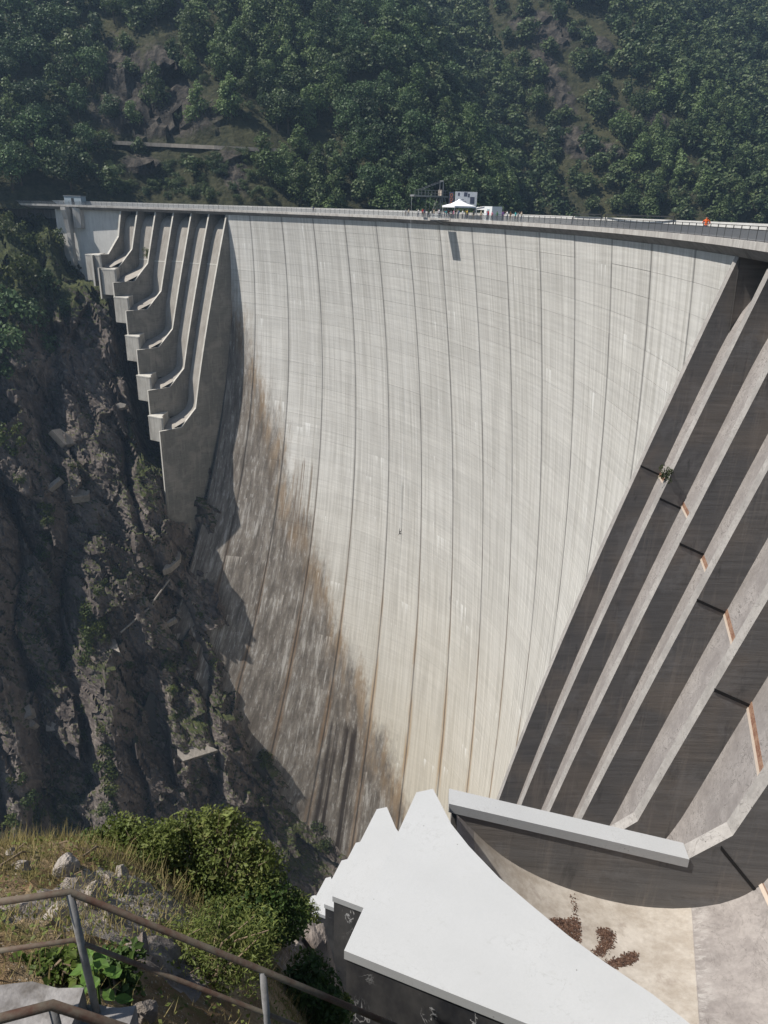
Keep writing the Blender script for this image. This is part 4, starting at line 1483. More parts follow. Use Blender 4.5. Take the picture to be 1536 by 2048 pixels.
for poly, th, lab in REM:
    if not th: continue
    cx, cy = np.mean(poly, 0)
    p, nrm = on_cliff(cx, cy)
    if p is None: continue
    # slab standing out of the wall: its own plane faces out and up
    pn = (-Vector(ray(cx, cy)).normalized() * 0.9 + nrm * 0.5 + Vector((0, 0, 0.25))).normalized()
    p = p + nrm * 1.0
    front = []
    for x, y in poly:
        d = Vector(ray(x, y))
        front.append(d * (p.dot(pn) / d.dot(pn)))
    n = len(front)
    bk = [v_ - pn * (th * 0.5 + 1.2) + Vector((0, 0, -0.3)) for v_ in front]
    V = front + bk
    tri = tessellate_polygon([front])
    Fc = [tuple(t) for t in tri] + [tuple(i + n for i in t)[::-1] for t in tri] + [(i, (i + 1) % n, n + (i + 1) % n, n + i) for i in range(n)]
    t = thing('concrete_block', lab, 'concrete block', p)
    o = put('block_body', np.array([tuple(v_) for v_ in V]), Fc, MAT['remnant'], t)
    bm = bmesh.new(); bm.from_mesh(o.data); bmesh.ops.recalc_face_normals(bm, faces=bm.faces); bm.to_mesh(o.data); bm.free()
pA, pB = on_cliff(328, 1160)[0], on_cliff(232, 1264)[0]
t = thing('drain_pipe', 'long thin pale pipe running diagonally down the dark rock face', 'pipe', pA)
MB().tube([pA + Vector((2.5, -2.5, 1.5)), (pA + pB) / 2 + Vector((3.5, -3.5, 1.0)), pB + Vector((2.5, -2.5, 1.5))], 0.28, 8).build('pipe_run', MAT['remnant'], t)

# ------------------------------------------------------------------ things on the crest
DZ = DECK


def frame_at(k, r, z=DZ):
    a = float(ang(k))
    o_ = ring(k, r, z)
    return Vector(o_), Vector((math.cos(a), math.sin(a), 0)), Vector((math.sin(a), -math.cos(a), 0))   # place, upstream, to the right along the crest


# bungee tower
o_, up, rt_ = frame_at(6.62, 3.2)
tw = thing('jump_tower', 'dark steel bungee tower with raised gangway reaching out over the crest railing', 'tower', o_)
Z = Vector((0, 0, 1))


def L(a, b, c):
    return o_ + up * a + rt_ * b + Z * c


b = MB()
for s_ in (-.65, .65):
    b.bar(L(0, s_, 2.6), L(0, s_, 7.3), .16)
b.bar(L(0, -.65, 7.25), L(0, .65, 7.25), .16); b.bar(L(0, -.65, 5.0), L(0, .65, 5.0), .1)
b.build('mast', MAT['steel'], tw)
b = MB()
for s_ in (-1, 1):
    for u_ in (-1.5, 1.5):
        b.bar(L(u_, s_ * 1.9, 0), L(u_ * .25, s_ * .7, 4.1), .15)
    b.bar(L(-.9, s_ * 1.2, 2.2), L(.9, s_ * 1.2, 2.2), .09)
    b.bar(L(-1.5, s_ * 1.9, .1), L(.5, s_ * .9, 3.0), .08); b.bar(L(1.5, s_ * 1.9, .1), L(-.5, s_ * .9, 3.0), .08)
for u_ in (-1.0, 1.0):
    b.bar(L(u_, -1.6, 1.0), L(u_, 1.0, 3.0), .07); b.bar(L(u_, 1.6, 1.0), L(u_, -1.0, 3.0), .07); b.bar(L(u_, -1.5, 1.1), L(u_, 1.5, 1.1), .08)
b.build('leg_frame', MAT['tower'], tw)
b = MB()
for s_ in (-.75, .75):
    b.bar(L(1.2, s_, 4.2), L(-7.0, s_, 4.2), .22, .3)
    b.bar(L(1.2, s_, 5.35), L(-6.0, s_, 5.35), .07); b.bar(L(1.2, s_, 4.8), L(-6.0, s_, 4.8), .05)
    for t_ in np.linspace(0.5, -6.0, 9):
        b.bar(L(t_, s_, 4.2), L(t_, s_, 5.35), .06)
b.bar(L(-2.9, 0, 4.34), L(1.2, 0, 4.34), 1.4, .06)
b.bar(L(-7.0, 0, 4.34), L(-2.9, 0, 4.34), 1.4, .06)
b.build('gangway', MAT['tower'], tw)
b = MB()
for s_ in (-.65, .65):
    b.bar(L(0, s_, 7.2), L(-5.6, s_, 5.3), .07)
b.bar(L(-3.2, -.75, 4.1), L(-3.2, -.75, .1), .08); b.bar(L(-3.2, .75, 4.1), L(-3.2, .75, .1), .08)
b.build('stay', MAT['steel'], tw)
b = MB()
b.box(L(-.25, -.35, 4.95), .25, .55, 1.15, float(ang(6.62))); b.box(L(-.25, .4, 4.95), .25, .5, 1.1, float(ang(6.62)))
b.build('sign_panel', MAT['pale_strip'], tw)
tipP = L(-7.2, 0, 4.3)
MB().box(L(-6.9, 0, 4.25), .5, 1.7, .35, float(ang(6.62))).build('end_beam', MAT['steel'], tw)
# jump platform at the railing
pf = thing('jump_platform', 'grey jump platform jutting out below the railing under the canopy tent', 'platform', ring(7.35, -1.6, -2.2))
o2, up2, rt2 = frame_at(7.35, -1.25, -2.05)
b = MB()
b.box(o2 - up2 * 1.3, 2.6, 3.2, .18, float(ang(7.35)))
b.build('deck_plate', MAT['dark_steel'], pf)
b = MB()
for s_ in (-1.5, -.75, 0, .75, 1.5):
    b.bar(o2 - up2 * 2.5 + rt2 * s_, o2 - up2 * 2.5 + rt2 * s_ + Z * 1.15, .06)
for h_ in (.6, 1.15):
    b.bar(o2 - up2 * 2.5 - rt2 * 1.5 + Z * h_, o2 - up2 * 2.5 + rt2 * 1.5 + Z * h_, .05)
    for s_ in (-1.5, 1.5):
        b.bar(o2 - up2 * 2.5 + rt2 * s_ + Z * h_, o2 + rt2 * s_ + Z * h_, .05)
b.build('guard_rail', MAT['box'], pf)
b = MB()
for s_ in (-1.4, 1.4):
    b.bar(o2 - up2 * 1.9 + rt2 * s_ - Z * .1, o2 + up2 * .4 + rt2 * s_ - Z * .75, .10)
b.build('bracket', MAT['dark_steel'], pf)

# banner wall
o3, up3, rt3 = frame_at(7.1, 5.3)
vd = Vector((-o3.x, -o3.y, 0)).normalized(); sd_ = Vector((vd.y, -vd.x, 0)) * -1
bb = thing('banner_board', 'large pale printed banner on a frame behind the white canopy tent', 'banner', o3)


def quad_panel(c, s, n, w, h, d):
    b = MB()
    b.bar(c - s * (w / 2), c + s * (w / 2), d, h)
    return b


quad_panel(o3 + Z * 3.9, sd_, vd, 4.5, 2.6, .12).build('banner_sheet', MAT['board'], bb)
b = MB()
for s_ in (-1.9, 1.9):
    b.bar(o3 + sd_ * s_ - vd * .12, o3 + sd_ * s_ - vd * .12 + Z * 5.1, .14)
b.build('post', MAT['dark_steel'], bb)
b = MB()
rr = random.Random(4)
for s_, z_, w_2, h_2 in ((-1.5, 4.7, .35, .6), (-.1, 4.7, .7, .8), (.55, 4.5, .35, .7), (-1.1, 3.7, 1.4, .10), (-.9, 3.4, 1.9, .10), (-.9, 3.1, 1.9, .10), (1.3, 3.6, .9, 1.3)):
    b.bar(o3 + sd_ * (s_ - w_2 / 2) + vd * .065 + Z * z_, o3 + sd_ * (s_ + w_2 / 2) + vd * .065 + Z * z_, .02, h_2)
b.build('print', MAT['ink'], bb)
b2 = thing('banner_flag', 'narrow dark upright banner with orange print beside the bungee tower', 'banner', o3 - sd_ * 3.1)
quad_panel(o3 - sd_ * 3.0 + Z * 3.6, sd_, vd, .95, 3.0, .08).build('banner_sheet', MAT['ink'], b2)
for z_ in (4.5, 3.7, 2.9):
    b = MB()
    for j in range(10):
        a0, a1 = 2 * math.pi * j / 10, 2 * math.pi * (j + 1) / 10
        c_ = o3 - sd_ * 3.0 + vd * .05 + Z * z_
        b.bar(c_ + sd_ * (.25 * math.cos(a0)) + Z * (.3 * math.sin(a0)), c_ + sd_ * (.25 * math.cos(a1)) + Z * (.3 * math.sin(a1)), .03, .12)
    b.build('print', MAT['orange'], b2)
b = MB(); b.bar(o3 - sd_ * 3.5, o3 - sd_ * 3.5 + Z * 5.2, .07); b.bar(o3 - sd_ * 2.5, o3 - sd_ * 2.5 + Z * 5.2, .07); b.build('post', MAT['dark_steel'], b2)

# canopy tent
o4, up4, rt4 = frame_at(7.32, 2.0)
tt = thing('canopy_tent', 'white peaked canopy tent standing on the crest between tower and white cabin', 'tent', o4)
v, rows = [], []
for t_, hh in ((0, 3.75), (.18, 3.35), (.5, 2.85), (1.0, 2.45), (1.0, 2.15)):
    rows.append([tuple(o4 + up4 * (sx * 2.5 * max(t_, .03)) + rt4 * (sy * 2.5 * max(t_, .03)) + Z * hh) for sx, sy in ((-1, -1), (0, -1), (1, -1), (1, 0), (1, 1), (0, 1), (-1, 1), (-1, 0), (-1, -1))])
v, f = strip_mesh(np.array(rows))
put('canopy', v, f, MAT['tent'], tt)
for sx in (-1, 1):
    for sy in (-1, 1):
        b = MB(); p_ = o4 + up4 * (sx * 2.4) + rt4 * (sy * 2.4); b.bar(p_, p_ + Z * 2.2, .06); b.build('leg', MAT['box'], tt)

# white cabin with awning
o5, up5, rt5 = frame_at(8.02, 4.3)
kb_ = thing('ticket_cabin', 'white boxy cabin with a flat awning on its left side on the crest', 'cabin', o5)
rz5 = float(ang(8.02))
MB().box(o5 + Z * 1.25, 2.2, 3.0, 2.5, rz5).build('cabin_body', MAT['box'], kb_)
MB().box(o5 - up5 * 1.12 + rt5 * .1 + Z * 1.05, .05, .9, 2.0, rz5).build('door', MAT['hut'], kb_)
b = MB(); b.bar(o5 - rt5 * 1.55 + Z * 2.45, o5 - rt5 * 4.6 + Z * 2.2, 2.4, .10); b.build('awning', MAT['tent'], kb_)
for s_ in (-1.1, 1.1):
    b = MB(); p_ = o5 - rt5 * 4.5 + up5 * s_; b.bar(p_, p_ + Z * 2.2, .12); b.build('post', MAT['box'], kb_)
MB().box(o5 - rt5 * 3.0 - up5 * 1.0 + Z * 2.1, .08, 3.0, .5, rz5).build('valance', MAT['tent'], kb_)

# hut at the far end of the crest
o6, up6, rt6 = frame_at(-4.45, 4.0)
ht = thing('service_hut', 'small flat roofed blue grey hut at the far left end of the crest', 'hut', o6)
rz6 = float(ang(-4.45))
MB().box(o6 + Z * 1.3, 2.6, 6.2, 2.6, rz6).build('wall', MAT['hut'], ht)
MB().box(o6 + Z * 2.7, 2.9, 6.5, .2, rz6).build('roof', MAT['steel'], ht)
MB().box(o6 - up6 * 1.32 + Z * 1.05, .06, .95, 2.05, rz6).build('door', MAT['dark_steel'], ht)
# barrier beams on the upstream side
for k0, k1, lab in ((10.05, 10.75, 'short dark barrier beam on two posts above the upstream parapet'), (10.85, 12.4, 'longer dark barrier beam above the upstream parapet right of the short one')):
    A_, B_ = Vector(ring(k0, 5.4, DZ)), Vector(ring(k1, 5.4, DZ))
    t = thing('barrier', lab, 'barrier', A_)
    b = MB(); b.bar(A_ + Z * 1.62, B_ + Z * 1.62, .1, .14); b.build('beam', MAT['dark_steel'], t)
    for p_ in (A_, B_):
        b = MB(); b.bar(p_, p_ + Z * 1.6, .12); b.build('post', MAT['dark_steel'], t)

# ------------------------------------------------------------------ people


def make_body(name, J, fingers=True):
    """One skinned body; J gives joint positions (metres, facing -y)."""
    B = [('pelvis', 'belly', .155), ('belly', 'chest', .15), ('chest', 'neck', .16), ('neck', 'head', .062), ('head', 'crown', .10)]
    names = ['pelvis', 'belly', 'chest', 'neck', 'head', 'crown']
    rad = {'pelvis': (.165, .12), 'belly': (.14, .10), 'chest': (.165, .11), 'neck': (.062, .062), 'head': (.088, .10), 'crown': (.075, .085)}
    edges = [(a, b_) for a, b_, _ in B]
    for s in 'lr':
        names += [s + n for n in ('sho', 'elb', 'wri', 'pal', 'hip', 'kne', 'ank', 'toe')]
        rad.update({s + 'sho': (.065,) * 2, s + 'elb': (.044,) * 2, s + 'wri': (.028, .03), s + 'pal': (.034, .022), s + 'hip': (.09,) * 2, s + 'kne': (.06,) * 2, s + 'ank': (.042,) * 2, s + 'toe': (.04, .03)})
        edges += [('chest', s + 'sho'), (s + 'sho', s + 'elb'), (s + 'elb', s + 'wri'), (s + 'wri', s + 'pal'), ('pelvis', s + 'hip'), (s + 'hip', s + 'kne'), (s + 'kne', s + 'ank'), (s + 'ank', s + 'toe')]
    ix = {n: i for i, n in enumerate(names)}
    me = bpy.data.meshes.new(name)
    me.from_pydata([J[n] for n in names], [(ix[a], ix[b_]) for a, b_ in edges], [])
    o = bpy.data.objects.new(name, me)
    COL.objects.link(o)
    o.modifiers.new('skin', 'SKIN')
    if not me.skin_vertices:
        bpy.context.view_layer.objects.active = o
        bpy.ops.mesh.customdata_skin_add()
    for n in names:
        sv = me.skin_vertices[0].data[ix[n]]
        sv.radius = rad[n]
        sv.use_root = n == 'pelvis'
    sub = o.modifiers.new('sub', 'SUBSURF'); sub.levels = 1; sub.render_levels = 1
    dg = bpy.context.evaluated_depsgraph_get()
    ev = o.evaluated_get(dg)
    m2 = bpy.data.meshes.new_from_object(ev)
    V = np.empty(len(m2.vertices) * 3); m2.vertices.foreach_get('co', V); V = V.reshape(-1, 3)
    Fc = [tuple(p.vertices) for p in m2.polygons]
    bpy.data.objects.remove(o); bpy.data.meshes.remove(me); bpy.data.meshes.remove(m2)
    # nearest bone decides what covers a face
    seg = {('pelvis', 'belly'): 0, ('belly', 'chest'): 0, ('chest', 'neck'): 0, ('neck', 'head'): 2, ('head', 'crown'): 3}
    for s in 'lr':
        seg.update({('chest', s + 'sho'): 0, (s + 'sho', s + 'elb'): 0, (s + 'elb', s + 'wri'): 2, (s + 'wri', s + 'pal'): 2, ('pelvis', s + 'hip'): 1, (s + 'hip', s + 'kne'): 1, (s + 'kne', s + 'ank'): 1, (s + 'ank', s + 'toe'): 4})
    A_ = np.array([J[a] for a, b_ in seg], float); D_ = np.array([J[b_] for a, b_ in seg], float) - A_
    ids = list(seg.values())
    cen = np.array([V[list(f)].mean(0) for f in Fc])
    t = np.clip(((cen[:, None] - A_) * D_).sum(-1) / (D_ ** 2).sum(-1), 0, 1)
    dist = np.linalg.norm(cen[:, None] - (A_ + D_ * t[..., None]), axis=-1) - np.array([.12 if i < 2 else .03 for i in ids])
    mi = [ids[i] for i in dist.argmin(1)]
    head, crown = np.array(J['head']), np.array(J['crown'])
    for n, c in enumerate(cen):
        if mi[n] in (2, 3) and np.linalg.norm(c - head) < .2:
            up_ = (crown - head) / np.linalg.norm(crown - head)
            mi[n] = 3 if ((c - head) @ up_ > .04 or (c - head)[1] > .03) else 2
    b = MB(); b.V = [tuple(v) for v in V]; b.F = Fc; b.M = mi
    for s in 'lr':   # fingers: four and a thumb
        w_, p_ = Vector(J[s + 'wri']), Vector(J[s + 'pal'])
        d = (p_ - w_).normalized(); sd = d.cross(Vector((0, 1, 0)))
        sd = sd.normalized() if sd.length > .1 else Vector((1, 0, 0))
        for j, ln in enumerate((.062, .075, .070, .055)):
            a_ = p_ + sd * (.022 * (j - 1.5))
            b.tube([a_, a_ + d * ln * .55, a_ + d * ln + Vector((0, -.02, 0))], [.010, .009, .006], 5, 2)
        a_ = w_.lerp(p_, .5) + sd * -.03
        b.tube([a_, a_ + d * .03 - sd * .025, a_ + d * .06 - sd * .03], [.011, .010, .007], 5, 2)
    # face: nose, eyes, mouth
    f_ = Vector((0, -1, 0)); hd = Vector(J['head'])
    up_ = (Vector(J['crown']) - hd).normalized()
    if abs(up_.z) > .5:
        b.tube([hd + f_ * .085 + up_ * .03, hd + f_ * .118 - up_ * .005], [.008, .014], 5, 2)
        for s in (-1, 1):
            b.box(hd + f_ * .092 + up_ * .032 + Vector((s * .032, 0, 0)), .022, .012, .012, 0, 3)
            b.box(hd + Vector((s * .095, .0, 0)) + up_ * .01, .018, .03, .055, 0, 2)
        b.box(hd + f_ * .094 - up_ * .045, .045, .012, .010, 0, 4)
    return mesh_np('person', np.array(b.V), b.F, [MAT['hair']] * 5, b.M, True)


def joints(lean=0.0, arms='down', stride=0.06, head=0.0):
    J = dict(pelvis=(0, 0, .95), belly=(0, -lean * .25, 1.12), chest=(0, -lean * .55, 1.34), neck=(0, -lean * .8, 1.50), head=(head, -lean * .95 - .02, 1.62), crown=(head, -lean, 1.71))
    for s, x in (('l', 1), ('r', -1)):
        J[s + 'hip'] = (x * .10, 0, .90); J[s + 'kne'] = (x * .11, -.03 + x * stride, .50); J[s + 'ank'] = (x * .12, .02 + x * stride, .09); J[s + 'toe'] = (x * .14, -.14 + x * stride, .035)
        J[s + 'sho'] = (x * .20, -lean * .6, 1.42)
        if arms == 'down':
            J[s + 'elb'] = (x * .25, -lean * .4 + .03, 1.14); J[s + 'wri'] = (x * .26, -lean * .3 - .06, .90); J[s + 'pal'] = (x * .26, -lean * .3 - .09, .82)
        elif arms == 'rail':
            J[s + 'elb'] = (x * .26, -lean * .6 - .16, 1.20); J[s + 'wri'] = (x * .20, -lean * .6 - .40, 1.12); J[s + 'pal'] = (x * .19, -lean * .6 - .48, 1.10)
        elif arms == 'photo':
            J[s + 'elb'] = (x * .27, -.20, 1.26); J[s + 'wri'] = (x * .12, -.36, 1.50); J[s + 'pal'] = (x * .10, -.40, 1.57)
        elif arms == 'hip':
            J[s + 'elb'] = (x * .38, .06, 1.18); J[s + 'wri'] = (x * .20, -.05, 1.02); J[s + 'pal'] = (x * .15, -.08, .98)
    return J


BODIES = {'standing': make_body('a', joints(0, 'down')), 'leaning on the railing': make_body('b', joints(.22, 'rail', .02)),
          'holding up a camera': make_body('c', joints(.03, 'photo', .05)), 'with hands on hips': make_body('d', joints(.02, 'hip', .1))}
TOPS = dict(white=(.62, .62, .62), red=(.42, .05, .05), black=(.025, .025, .028), navy=(.03, .045, .12), grey=(.22, .22, .23), blue=(.08, .17, .38), green=(.06, .16, .07), yellow=(.5, .38, .07),
            pink=(.5, .2, .26), orange=(.75, .13, .03), brown=(.15, .09, .055), beige=(.42, .36, .27), purple=(.16, .07, .22), turquoise=(.07, .32, .34))
LEGS = dict(jeans=(.06, .09, .17), black=(.02, .02, .022), khaki=(.26, .22, .14), grey=(.16, .16, .165))


def person(pose, top, legs, P, face, label, group=None, h=1.0):
    o = bpy.data.objects.new('person', BODIES[pose])
    COL.objects.link(o)
    for i, m_ in enumerate((cloth(top, TOPS[top]), cloth('legs_' + legs, LEGS[legs]), MAT['skin'], MAT['hair'], cloth('shoe', (.05, .045, .045)))):
        o.material_slots[i].link = 'OBJECT'; o.material_slots[i].material = m_
    o.location = P
    o.rotation_euler = (0, 0, face)
    o.scale = (h, h, h)
    return tag(o, label, 'person', group)


GP = 'visitors along the crest railing'
poses = list(BODIES)
PEO = [  # k, r, top, legs, where
    (5.98, -.3, 'grey', 'khaki', 'leftmost of the pair left of the bungee tower'), (6.06, -.2, 'beige', 'jeans', 'right one of the pair left of the bungee tower'),
    (6.38, -.3, 'white', 'jeans', 'by the railing left of the tower legs'), (6.46, .1, 'red', 'black', 'by the railing left of the tower legs'),
    (6.56, -.3, 'navy', 'khaki', 'in front of the tower legs'), (6.63, .2, 'brown', 'jeans', 'in front of the tower legs'), (6.71, -.3, 'green', 'grey', 'in front of the tower legs'),
    (6.79, .0, 'black', 'jeans', 'right of the tower legs'), (6.86, -.3, 'beige', 'black', 'right of the tower legs'), (6.93, .3, 'purple', 'black', 'right of the tower legs'),
    (7.02, -.3, 'white', 'black', 'at the left corner of the canopy tent'), (7.10, .4, 'navy', 'jeans', 'under the canopy tent'), (7.17, .8, 'red', 'jeans', 'under the canopy tent'),
    (7.25, -.3, 'turquoise', 'grey', 'at the jump platform'), (7.33, .2, 'white', 'khaki', 'at the jump platform'), (7.41, .6, 'black', 'black', 'under the canopy tent'),
    (7.47, -.3, 'pink', 'jeans', 'right of the jump platform'), (7.54, .3, 'blue', 'black', 'right of the canopy tent'), (7.60, -.3, 'grey', 'jeans', 'right of the canopy tent'),
    (7.68, .2, 'brown', 'black', 'in front of the cabin awning'), (7.74, -.3, 'white', 'grey', 'in front of the cabin awning'), (7.81, .3, 'navy', 'black', 'in front of the cabin awning'),
    (7.88, -.3, 'yellow', 'jeans', 'in front of the cabin awning'), (7.98, .4, 'black', 'khaki', 'before the white cabin door'), (8.30, -.3, 'beige', 'khaki', 'just right of the white cabin'),
    (8.42, .2, 'blue', 'jeans', 'right of the white cabin'), (8.52, -.3, 'red', 'grey', 'right of the white cabin'), (8.60, -.1, 'pink', 'black', 'right of the white cabin'),
    (8.78, -.3, 'green', 'jeans', 'in the loose group right of the cabin'), (8.88, .2, 'purple', 'jeans', 'in the loose group right of the cabin'), (9.08, -.3, 'white', 'jeans', 'in the loose group right of the cabin'),
    (9.16, -.2, 'brown', 'khaki', 'in the loose group right of the cabin'), (9.32, -.3, 'turquoise', 'black', 'near the right end of the crowd'), (9.38, -.2, 'grey', 'grey', 'near the right end of the crowd'),
    (9.50, -.3, 'beige', 'jeans', 'rightmost of the crowd on the crest'), (3.05, -.3, 'navy', 'black', 'alone at the railing far left of the tower')]
for n, (k, r, tp, lg, where) in enumerate(PEO):
    pose = poses[n % 4] if r < 0 else ('standing' if n % 2 else 'with hands on hips')
    if pose == 'leaning on the railing' and r > -.25: pose = 'standing'
    a = float(ang(k))
    person(pose, tp, lg, ring(k, r, DZ), a - math.pi / 2 + random.uniform(-.7, .7) * (r > 0), 'person in %s top, %s%s, %s' % (tp, lg, '' if lg == 'jeans' else ' trousers', where), GP, random.uniform(.94, 1.06))
person('with hands on hips', 'orange', 'jeans', ring(13.86, 1.2, DZ), float(ang(13.86)) - .6, 'person in bright orange top walking on the crest road at the right')
person('standing', 'navy', 'black', ring(13.72, 1.9, DZ), float(ang(13.72)) - .3, 'person in dark top walking just behind the one in orange')

# bungee jumper
JJ = dict(pelvis=(0, 0, .0), belly=(0, -.05, -.17), chest=(0, -.12, -.38), neck=(0, -.16, -.53), head=(0, -.2, -.65), crown=(0, -.22, -.74),
          lsho=(.19, -.13, -.45), lelb=(.42, -.2, -.55), lwri=(.62, -.3, -.62), lpal=(.69, -.33, -.65), rsho=(-.19, -.13, -.45), relb=(-.40, -.05, -.62), rwri=(-.5, .0, -.85), rpal=(-.52, .0, -.93),
          lhip=(.1, .0, .05), lkne=(.28, -.30, .26), lank=(.36, -.1, .62), ltoe=(.38, -.2, .70), rhip=(-.1, .0, .05), rkne=(-.12, -.1, .48), rank=(-.06, .05, .88), rtoe=(-.06, -.08, .97))
BODIES['hanging'] = make_body('e', JJ)
ja = atz(808, 1064, -71.0)
fj = tipP
jp = Vector((fj.x + .1, fj.y, 0)); d_ = ray(808, 1064)
tj = (jp.x * d_[0] + jp.y * d_[1]) / (d_[0] ** 2 + d_[1] ** 2)
jz = float(d_[2] * tj)
person('hanging', 'black', 'black', (jp.x, jp.y, jz), 0.5, 'person in dark clothes hanging head down on a bungee cord before the dam face')
cd = thing('bungee_cord', 'thin pale bungee cord hanging from the tower gangway down the dam face', 'cord', tipP)
MB().tube([tipP, (jp.x, jp.y, jz * .5), (jp.x, jp.y, jz + .95)], 0.022, 6).build('cord_line', MAT['box'], cd)

# ------------------------------------------------------------------ near ground: knoll, steps, railings
GP_ = [  # photo x, y, distance along the view (m)
    (0, 1965, 3.5), (130, 1905, 4.1), (0, 1800, 5.4), (150, 1780, 5.9), (0, 1705, 8.0), (80, 1695, 8.3), (150, 1692, 8.4), (230, 1705, 8.3), (300, 1745, 7.6), (330, 1860, 5.9),
    (300, 1990, 4.3), (230, 1960, 3.9), (380, 1800, 7.6), (420, 1930, 5.7), (470, 2030, 4.9), (560, 1850, 11.0), (615, 1880, 13.0), (670, 1940, 12.0), (640, 2030, 9.5), (540, 1990, 7.0), (590, 1930, 9.5),
    (480, 1870, 8.4), (560, 2048, 6.2), (690, 2048, 10.0)]
gp = [at(x, y, Y) for x, y, Y in GP_]
gp += [np.array(p) for p in ((-7, 11.5, -16), (-4.5, 12, -17), (-2, 13.5, -20), (0, 15.5, -25), (-9, 9, -9.5), (-10, 16, -28), (-4, 18, -32), (2.5, 9, -23), (3, 13, -30), (0.3, 17, -32), (0.6, 12.5, -24.5),
                             (-3.0, 2.6, -5.15), (-2.2, 2.4, -5.15), (-1.5, 2.4, -5.6), (-0.6, 2.4, -6.4), (0.6, 2.6, -8.0), (-5, 2.0, -5.0), (-8, 4, -5.0), (2, 4, -12), (-12, 14, -20), (4, 6, -18), (-3, 0, -5.2), (2, 0, -9))]
gp = np.array(gp)


def tps(d2):
    return np.where(d2 > 1e-12, d2 * np.log(np.maximum(d2, 1e-12)), 0)


n_ = len(gp)
Kk = tps(((gp[:, None, :2] - gp[None, :, :2]) ** 2).sum(-1)) + np.eye(n_) * 0.35
Pm = np.c_[np.ones(n_), gp[:, :2]]
sol = np.linalg.solve(np.block([[Kk, Pm], [Pm.T, np.zeros((3, 3))]]), np.r_[gp[:, 2], np.zeros(3)])


def knoll_z(x, y):
    x, y = np.asarray(x, float), np.asarray(y, float)
    d2 = (x[..., None] - gp[:, 0]) ** 2 + (y[..., None] - gp[:, 1]) ** 2
    return tps(d2) @ sol[:n_] + sol[n_] + sol[n_ + 1] * x + sol[n_ + 2] * y


gx, gy = np.meshgrid(np.arange(-11, 2.6, .075), np.arange(0.2, 18, .075), indexing='ij')
gz0 = knoll_z(gx, gy)
rockm = np.exp(-((gx + 3.3 - .28 * (gy - 5)) / .9) ** 2 - ((gy - 6.0) / 1.6) ** 2) + np.exp(-((gx + 1.9) / .45) ** 2 - ((gy - 5.0) / 1.0) ** 2) + sstep(8.2, 9.2, gy)
nz_ = .34 * (fbm(gx / 1.3, gy / 1.3, 0, 3, 3) - .5) + .16 * (fbm(gx * 3, gy * 3, 0, 6, 3) - .5)
nz_ = nz_ + np.minimum(rockm, 1) * (.42 * facets(gx / .55 + .3 * gy, gy / 1.1, 13, .9) + .16 * facets(gx / .2, gy / .38, 23, 1.0))
calm = np.clip(1 - np.exp(-((gy - 2.4) / .7) ** 2) * sstep(-.4, -1.2, gx), 0, 1)
gz1 = gz0 + nz_ * calm
v, f = strip_mesh(np.stack([gx, gy, gz1], -1))
rk_ = (rockm + .9 * (fbm(gx * 1.1, gy * .6, 0, 64, 3) - .5)).ravel()[f].mean(1)
put('knoll', v, f, [MAT['soil'], MAT['rock_pale'], MAT['rock_brown']], mi=np.where(rk_ > .62, np.where(fbm(gx * 1.7, gy * 1.7, 0, 8, 2).ravel()[f].mean(1) > .47, 1, 2), 0))['kind'] = 'structure'
KB_ = BVHTree.FromPolygons([Vector(p) for p in v.astype(float)], [tuple(int(i) for i in q_) for q_ in f])


def on_knoll(x, y):
    h = KB_.ray_cast(Vector((0, 0, 0)), Vector(ray(x, y)).normalized(), 60)
    return h[0], h[1]


def drop(x, y):
    h = KB_.ray_cast(Vector((x, y, 20)), Vector((0, 0, -1)), 80)
    return h[0]


# concrete steps, going down to the right
st = thing('stair', 'weathered grey concrete steps going down at the bottom left corner', 'stairs', (-2.6, 2.6, -5.3))
c1 = at(160, 1985, 3.25)
zs = c1[2]
x1 = c1[0]
rngs = random.Random(3)
for i in range(6):
    xa, xb = (x1 - 2.6, x1 + .02) if i == 0 else (x1 + .02 + .30 * (i - 1) - .04, x1 + .02 + .30 * i)
    z1 = zs - .185 * i
    ya, yb = 1.2, 3.30 - .012 * i
    V, Fc = [], []
    nx, ny = (14, 10) if i == 0 else (4, 10)
    top = np.array([[(xa + (xb - xa) * a / nx + (rngs.uniform(-.012, .012) if 0 < a else 0), ya + (yb - ya) * b_ / ny + (rngs.uniform(-.03, .02) if b_ == ny else 0), z1 + rngs.uniform(-.006, .006)) for b_ in range(ny + 1)] for a in range(nx + 1)])
    bt = top.copy(); bt[..., 2] = z1 - .55
    v1, f1 = strip_mesh(top)
    v2, f2 = strip_mesh(bt)
    idx = np.arange((nx + 1) * (ny + 1)).reshape(nx + 1, ny + 1)
    lp = list(idx[:, 0]) + list(idx[-1, 1:]) + list(idx[:-1, -1][::-1]) + list(idx[0, 1:-1][::-1])
    n2 = len(v1)
    f3 = np.array([[lp[t], n2 + lp[t], n2 + lp[(t + 1) % len(lp)], lp[(t + 1) % len(lp)]] for t in range(len(lp))])
    put('step', np.r_[v1, v2], np.r_[f1[:, ::-1], f2 + n2, f3], MAT['step'], st)

